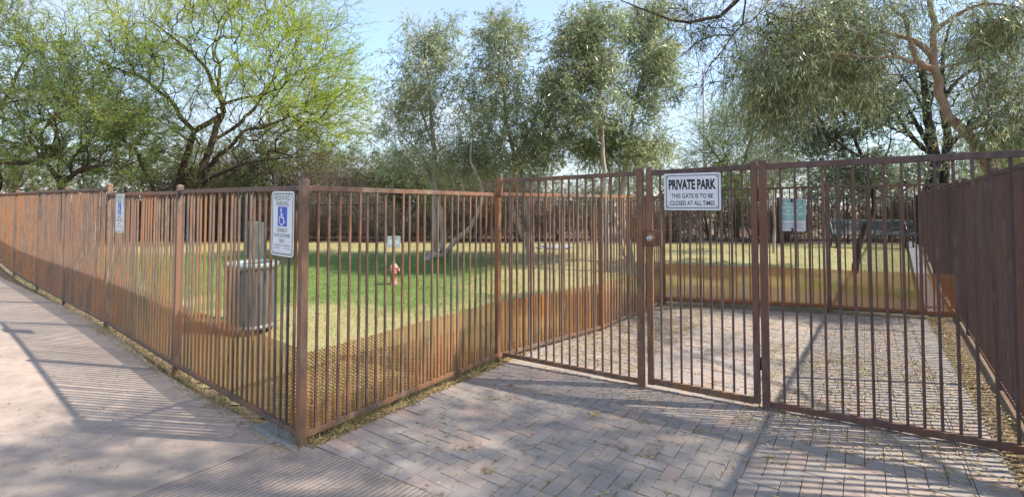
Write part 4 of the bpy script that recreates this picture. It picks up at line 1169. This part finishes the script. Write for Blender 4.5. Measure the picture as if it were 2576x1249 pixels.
specs = [(1445, 100, Y, 85, 50, .9, 240, .95), (1500, 65, Y, 60, 45, .7, 130, .95), (1490, 170, Y, 75, 60, .9, 210, .9), (1430, 210, Y, 70, 50, .7, 130, .85), (1500, 270, Y, 70, 60, .8, 140, .85), (1385, 250, Y - .3, 60, 60, .7, 130, .85)]
make_tree('eucalyptus_tree', 'slender gum tree with dense drooping leaves, third from the left on the lawn', b0, limbs, specs, 'gum', M_EUC, M_BARKE, 33, twigm=M_GTWIG, rt=.0034, bf=.35, spread=.16, clump=7)
Y = 12.4; b0 = gpt(1587, Y)
limbs = [([b0] + LB([(2220, 900), (2170, 650), (2130, 550), (2140, 300), (2135, 130)], Y) + L6([(1745, 1040), (1750, 900), (1770, 720), (1810, 560), (1840, 470), (1850, 300), (1800, 100), (1780, -60)], Y), .08, .015),
         ([b0 + (-.15, .2, 0)] + LB([(2150, 820), (2090, 620), (2040, 430), (2000, 250)], Y + .4) + L6([(1640, 1000), (1560, 900)], Y + .4), .045, .012), (L6([(1775, 740), (1700, 620), (1680, 520)], Y, -.5), .025, .008), (L6([(1840, 470), (1940, 520), (2020, 540)], Y), .025, .008)]
specs = [(1630, 60, Y, 55, 75, .8, 260, .9), (1640, 160, Y, 62, 60, .8, 230, .85), (1620, 250, Y, 70, 55, .8, 170, .75), (1560, 370, Y, 85, 60, .9, 300, .95), (1630, 370, Y, 55, 50, .7, 110, .8), (1480, 360, Y, 60, 50, .7, 120, .85), (1690, 215, Y, 22, 14, .3, 30, .9)]
make_tree('eucalyptus_tree', 'tallest gum tree on the lawn with a pale curved trunk, next to the gate post', b0, limbs, specs, 'gum', M_EUC, M_BARKE, 34, twigm=M_GTWIG, rt=.0034, bf=.35, spread=.16, clump=7)
# small dark leaved gum by the inner fence
Y = 11.2; b0 = gpt(2146, Y)
limbs = [([b0, P(2156, 652, Y), P(2160, 610, Y), P(2164, 582, Y), P(2178, 566, Y), P(2190, 545, Y), P(2203, 530, Y), P(2196, 470, Y + .2), P(2170, 400, Y + .2), P(2130, 300, Y), P(2090, 220, Y)], .075, .02), ([P(2196, 470, Y + .2), P(2230, 400, Y), P(2240, 330, Y - .3)], .04, .012), ([P(2170, 400, Y + .2), P(2080, 340, Y - .4), P(2010, 330, Y - .6)], .035, .01)]
specs = [(2090, 200, Y, 95, 60, 1.0, 170, .9), (2010, 260, Y, 80, 55, .9, 120, .8), (2180, 290, Y, 90, 60, 1.0, 140, .8), (2090, 350, Y, 110, 50, 1, 140, .8), (2200, 420, Y, 80, 50, .8, 110, .75), (2110, 450, Y, 70, 40, .7, 50, .6)]
make_tree('eucalyptus_tree', 'small gum tree with a crooked dark trunk in front of the bench', b0, limbs, specs, 'round', M_EUCD, M_BARKM, 35, rt=.0034, bf=.35, spread=.16, clump=8, twigm=M_TWIG)
# big weeping gum beyond the right fence
Y = 7.4; L7 = lambda l, y=Y, dep=0: px(l, y, S, 1631, dep)
bx = np.array([7.55, 7.5]); b0 = np.array([bx[0], bx[1], -.05])
limbs = [([b0, (7.5, 7.45, 1.3)] + L7([(2040, 900), (1950, 805), (1860, 760), (1795, 650), (1780, 540), (1735, 430), (1735, 330), (1745, 180), (1715, 0), (1690, -150)]), .12, .03),
         (L7([(1730, 425), (1650, 400), (1610, 310), (1580, 210), (1560, 100)], Y, -.4), .055, .015), (L7([(1740, 345), (1690, 310), (1640, 250), (1570, 220), (1450, 200), (1250, 150)], Y, .3), .05, .012), (L7([(1715, 400), (1560, 350), (1400, 350), (1300, 345), (1100, 320)], Y, -.5), .028, .008),
         (L7([(1780, 420), (1900, 390), (2050, 340)], Y, .2), .02, .006), (L7([(1740, 200), (1900, 60), (2100, 0), (2250, 40)], Y, -.4), .04, .01), (L7([(1700, -100), (1400, -80), (1000, 60), (700, 150)], Y, .2), .045, .01), (L7([(1960, 810), (2100, 700), (2200, 640)], Y, -.5), .03, .008)]
specs = [(2110, 30, Y + .3, 230, 60, 1.0, 300, .85), (2060, 125, Y + .4, 200, 60, .9, 270, .8), (1960, 190, Y + .2, 110, 65, .8, 170, .8), (2140, 205, Y + .7, 90, 40, .5, 55, .6), (2490, 60, Y + .1, 85, 80, .6, 170, .85), (2540, 190, Y - .3, 45, 60, .6, 60, .7), (2500, 320, Y - .4, 60, 45, .4, 80, .9), (2555, 300, Y - .4, 35, 80, .4, 60, .9), (1980, 290, Y, 60, 25, .5, 30, .6)]
make_tree('eucalyptus_tree', 'big weeping gum tree with a peeling orange trunk leaning over the right fence', b0, limbs, specs, 'weeping', M_EUC, M_BARKO, 36, twigm=M_GTWIG, rt=.0028, bf=.35, spread=.14, clump=6, sag=.02)
# dark trunked mesquite behind the back fence on the right
Y = 17.2; b0 = gpt(2350, Y); L7b = lambda l, dep=0: px(l, Y, S, 1631, dep)
limbs = [([b0 + (-.15, 0, 0)] + L7b([(1725, 1130), (1740, 940), (1700, 700), (1690, 560), (1660, 400), (1600, 250), (1560, 60)]), .26, .03), ([b0 + (.25, .1, 0)] + L7b([(1800, 1050), (1830, 850), (1800, 700), (1790, 500), (1800, 300), (1850, 100)], .6), .2, .03),
         (L7b([(1735, 960), (1600, 830), (1500, 680), (1400, 560), (1290, 470)], -.6), .1, .02), (L7b([(1735, 930), (1640, 770), (1560, 600), (1450, 470), (1380, 380)], .5), .09, .02), (L7b([(1820, 900), (1950, 780), (2100, 660), (2250, 520)], -.5), .09, .02), (L7b([(1700, 700), (1620, 560), (1520, 430), (1430, 300)], .7), .06, .012), (L7b([(1795, 600), (1900, 470), (2050, 380), (2200, 300)], .3), .08, .015), (L7b([(1840, 840), (2000, 820), (2200, 780)], -1), .06, .012)]
specs = [(2300, 200, Y, 200, 140, 3, 620, .1), (2450, 210, Y, 140, 130, 3, 380, .15), (2200, 300, Y, 120, 80, 2.5, 220, .15), (2500, 390, Y, 90, 50, 2, 110, .6)]
make_tree('mesquite_tree', 'nearly leafless black trunked mesquite fanning up behind the right fence', b0, limbs, specs, 'mesquite', M_MESQ, M_BARKB, 37, rt=.0085, bf=.3)
Y = 19.5; b0 = gpt(1850, Y)
limbs = [([b0, P(1850, 480, Y), P(1880, 380, Y), P(1900, 300, Y)], .12, .03), ([P(1852, 460, Y), P(1800, 390, Y), P(1760, 330, Y)], .06, .015), ([P(1865, 420, Y), P(1950, 380, Y), P(2020, 340, Y)], .06, .015)]
specs = [(1830, 320, Y, 85, 65, 2, 260, .55), (1800, 390, Y, 75, 40, 2, 150, .5), (1940, 330, Y, 110, 90, 2.5, 260, .6), (1900, 250, Y, 60, 40, 1.5, 80, .6), (1950, 420, Y, 90, 40, 2, 110, .6)]
make_tree('palo_verde_tree', 'fine leaved grey green tree behind the gate, beside the distant pole', b0, limbs, specs, 'mesquite', M_MESQ, M_TWIG, 38, rt=.005, bf=.3)
# slender stem near the pet sign
Y = 13.6; b0 = gpt(1943, Y)
limbs = [([b0, P(1946, 610, Y), P(1950, 560, Y), P(1944, 500, Y), P(1950, 420, Y)], .045, .012)]
make_tree('sapling', 'slender pale sapling trunk seen left of the small green sign', b0, limbs, [(1950, 410, Y, 60, 45, .6, 70, .7)], 'gum', M_EUCD, M_BARKE, 39, rt=.0034, spread=.15)
# overhead mesquite to the right of the camera, its branches hang into the view
b0 = np.array([7.4, 1.2, -.05])
limbs = [([b0, (7.2, 1.3, 1.6), (6.6, 1.6, 3.0), (5.6, 1.9, 4.4), (4.4, 2.1, 5.4), (2.8, 2.3, 6.0)], .19, .03), ([(6.6, 1.6, 3.0), (6.6, 2.4, 4.2), (5.4, 3.4, 4.9), (3.8, 4.2, 4.9), (2.9, 4.7, 4.45)] + px([(1820, 40), (1740, 70), (1640, 30), (1560, 0)], 4.9), .11, .006),
         ([(5.6, 1.9, 4.4), (4.8, 1.2, 5.2), (3.2, .8, 5.6), (1.6, .9, 5.7)], .09, .015), ([(6.6, 1.6, 3.0), (7.2, 1.4, 4.5), (6.8, 1.2, 6.0)], .1, .02),
         (px([(1900, 30), (1850, 75), (1810, 130), (1770, 190), (1755, 240)], 5.0), .012, .003), ([(6.6, 2.4, 4.2), (7.0, 3.8, 4.9), (6.8, 5.2, 5.4)], .05, .012), (px([(1850, 60), (1760, 105), (1700, 150), (1670, 170)], 4.9), .010, .003)]
hx = tr_rng = np.random.default_rng(77)
def cloud(c, r, n, lf, clump=6, spread=.22):
    m_ = n // clump; u = unit(hx.normal(0, 1, (m_, 3))) * hx.uniform(0, 1, (m_, 1)) ** .4
    cc = np.array(c) + u * np.array(r); return cc[hx.integers(0, m_, n)] + hx.normal(0, spread, (n, 3)), np.full(n, lf)
cl = [cloud((4.2, 2.3, 5.8), (2.2, 1.3, .8), 300, .55, 8, .16), cloud((2.4, 1.7, 5.9), (1.6, 1.2, .6), 150, .55, 8, .16), cloud((5.9, 2.7, 6.0), (1.1, 1.2, .7), 170, .6, 8, .16), cloud((7.2, 1.0, 6.0), (1.2, .8, .7), 60, .6), cloud((6.7, 5.3, 5.5), (.9, 1.2, .5), 90, .55, 8, .16)]
hang = blobs(hx, [(1800, 50, 4.9, 120, 55, .5, 60, .5), (1640, 35, 4.9, 100, 25, .4, 12, .5), (1790, 180, 5.0, 60, 60, .4, 22, .45), (1930, 60, 5.0, 70, 60, .5, 34, .5)], 3, .08)
ext = (np.concatenate([c[0] for c in cl] + [hang[0]]), np.concatenate([c[1] for c in cl] + [hang[1]]))
make_tree('mesquite_tree', 'mesquite whose bare looking branches hang into the top of the view above the gate', b0, limbs, [], 'overhead', M_MESQ, M_BARKM, 41, rt=.0024, bf=.3, extra_tips=ext)

# ------------------------------------------------------------------ brush and background trees (one of each kind, then copies)
def copy_tree(root, loc, rz, sc, label=None):
    c = root.copy(); COL.objects.link(c); c.location = loc; c.rotation_euler = (0, 0, rz); c.scale = sc
    if label: c['label'] = label
    for ch in list(root.children):
        k = ch.copy(); COL.objects.link(k); k.parent = c
    return c
def shrub(name, label, cat, group, seed, style, lm, bmk, w, h, n, lf, loc):
    r_ = np.random.default_rng(seed); o = np.array(loc, float)
    limbs = []
    for k in range(7):
        a = r_.uniform(0, 6.28); e = np.array([math.cos(a) * w * r_.uniform(.3, .8), math.sin(a) * w * r_.uniform(.3, .8), h * r_.uniform(.5, .95)])
        limbs.append(([o + (math.cos(a) * .08, math.sin(a) * .08, -.05), o + e * (.35, .35, .5), o + e], .03, .008))
    u = unit(r_.normal(0, 1, (n, 3))) * r_.uniform(0, 1, (n, 1)) ** .4
    tp = o + np.array([0, 0, h * .5]) + u * np.array([w, w * .7, h * .52])
    return make_tree(name, label, o, limbs, [], style, lm, bmk, seed, group, rt=.003, extra_tips=(tp, np.full(n, lf)), cat=cat)
rb = np.random.default_rng(99)
kinds = []
for q, (lab, st, lm, n, lf, hgt) in enumerate([('brown twiggy brush standing behind the back fence', 'brush', M_BRUSH, 300, .75, 1.75), ('dry grey brush tangled behind the back fence', 'brush', M_BRUSH, 300, .45, 1.6), ('olive green bush growing behind the back fence', 'bush', M_BUSH, 200, .85, 2.2)]):
    loc = (-15 + q * 2.0, 18.1, .3)
    kinds.append(shrub('bush' if q == 2 else 'brush', lab, 'bush', 'brush behind the back fence', 50 + q, st, lm, M_TWIG, 1.25, hgt, n, lf, loc))
seq = [0, 1, 0, 2, 1, 0, 0, 2, 0, 1, 0, 2, 0, 1, 2, 0, 1, 2, 0, 0]
for q, kd in enumerate(seq):
    x = -12.6 + q * 1.42 + rb.uniform(-.3, .3); y = 17.75 + rb.uniform(-.3, .5) - .02 * x
    if kd == 2: y += .25
    s = rb.uniform(.75, 1.25)
    copy_tree(kinds[kd], (x, y, .3), rb.uniform(0, 6.28), (s, s * .9, s * rb.uniform(.7, 1.25)))
for q in range(9):
    s = rb.uniform(1.7, 2.4)
    copy_tree(kinds[1 if q % 3 else 2], (-15.5 + q * 1.75 + rb.uniform(-.4, .4), 21.5 + rb.uniform(-.8, .8), .3), rb.uniform(0, 6.28), (s, s * .8, s * rb.uniform(.85, 1.1)), 'tall twiggy thicket under and behind the left mesquites')['group'] = 'thicket behind the mesquites'
Y = 30; bb = np.array([-3.0, 30.0, .3])
limbs = [([bb, bb + (0, 0, 1.4), bb + (.3, 0, 2.6)], .16, .05), ([bb + (0, 0, 1.3), bb + (-1.2, .3, 2.6)], .08, .03), ([bb + (0, 0, 1.5), bb + (1.4, -.3, 2.9)], .08, .03)]
u = unit(rb.normal(0, 1, (330, 3))) * rb.uniform(0, 1, (330, 1)) ** .45
bt = make_tree('desert_tree', 'distant green tree beyond the brush', bb, limbs, [], 'bush', M_BUSH, M_TWIG, 61, 'distant trees beyond the brush', rt=.005, extra_tips=(bb + np.array([0, 0, 2.6]) + u * np.array([2.4, 2.2, 1.7]), np.full(330, 1.0)))
for x, y, s in ((-30, 25, 1.3), (-24.5, 24, 1.2), (-20, 23, 1.1), (-17, 26, 1.35), (-13, 24, 1.2), (-10, 27, 1.3), (-7, 24, 1.0), (-4.2, 25, .8), (-1, 27, .85), (3.2, 25, .75), (1.2, 33, 1.0), (6.0, 29, .9), (9.5, 33, 1.25), (12.5, 27, .9), (16, 31, 1.2), (20, 27, 1.2), (25, 32, 1.3), (30, 28, 1.3), (36, 36, 1.5), (21, 20, 1.0), (-22, 21, 1.0)):
    copy_tree(bt, (x, y, .3), rb.uniform(0, 6.28), (s, s, s * rb.uniform(.85, 1.05)))

# ------------------------------------------------------------------ power line
Y = 95.0
pb = P(1773, 500, Y); top = P(1773, 172, Y)
root = empty('utility_pole', (pb[0], Y, 0)); tag(root, 'distant pale utility pole with curved arms carrying wires', 'utility pole')
hgt = top[2]
mb = MB(); mb.lathe([(.34, 0), (.2, hgt), (.001, hgt + .1)], 12); mb.build('pole', M_POLE, root, True)
attach = []
for yy, sd_, ln_ in ((205, -1, 1.5), (245, 1, 1.5), (272, -1, 1.4), (300, 1, 1.4)):
    z = P(1773, yy, Y)[2]
    mb = MB(); mb.tube([(0, 0, z), (sd_ * ln_ * .45, -.5 * .3, z + .55), (sd_ * ln_, -.2, z + .5)], [.1, .08, .06], 8); arm = mb.build('arm', M_POLE, root, True)
    mb = MB(); mb.lathe([(.05, z + .5), (.13, z + .35), (.13, z - .9), (.04, z - 1.05)], 8, (sd_ * ln_, -.2, 0)); mb.build('insulator', M_POLE, arm)
    attach.append((pb[0] + sd_ * ln_, Y - .2, z - 1.05))
ends = [(1640, 304), (1640, 324)]
for k, (ya, yb2) in enumerate(((252, 268), (281, 304), (303, 324))):
    a = np.array(attach[0 if k == 0 else 2]); a[2] = P(1768, ya, Y)[2]
    e = P(1640, yb2, Y + 12); dd = (e - a)
    far = a + dd * 6.0; pts = []
    for t in np.linspace(0, 1, 24): pts.append(a + (far - a) * t + np.array([0, 0, -1]) * 4 * t * (1 - t) * 1.6)
    mb = MB(); mb.tube(pts, [.035] * 24, 5); o = mb.build('power_line', M_WIRE)
    tag(o, ['upper wire running left from the distant pole', 'middle wire running left from the distant pole', 'lowest wire running left from the distant pole'][k], 'power line', 'wires on the distant pole')
    a2 = a.copy(); far2 = a - (far - a) * 1.0; pts = [a + (far2 - a) * t for t in np.linspace(0, 1, 8)]
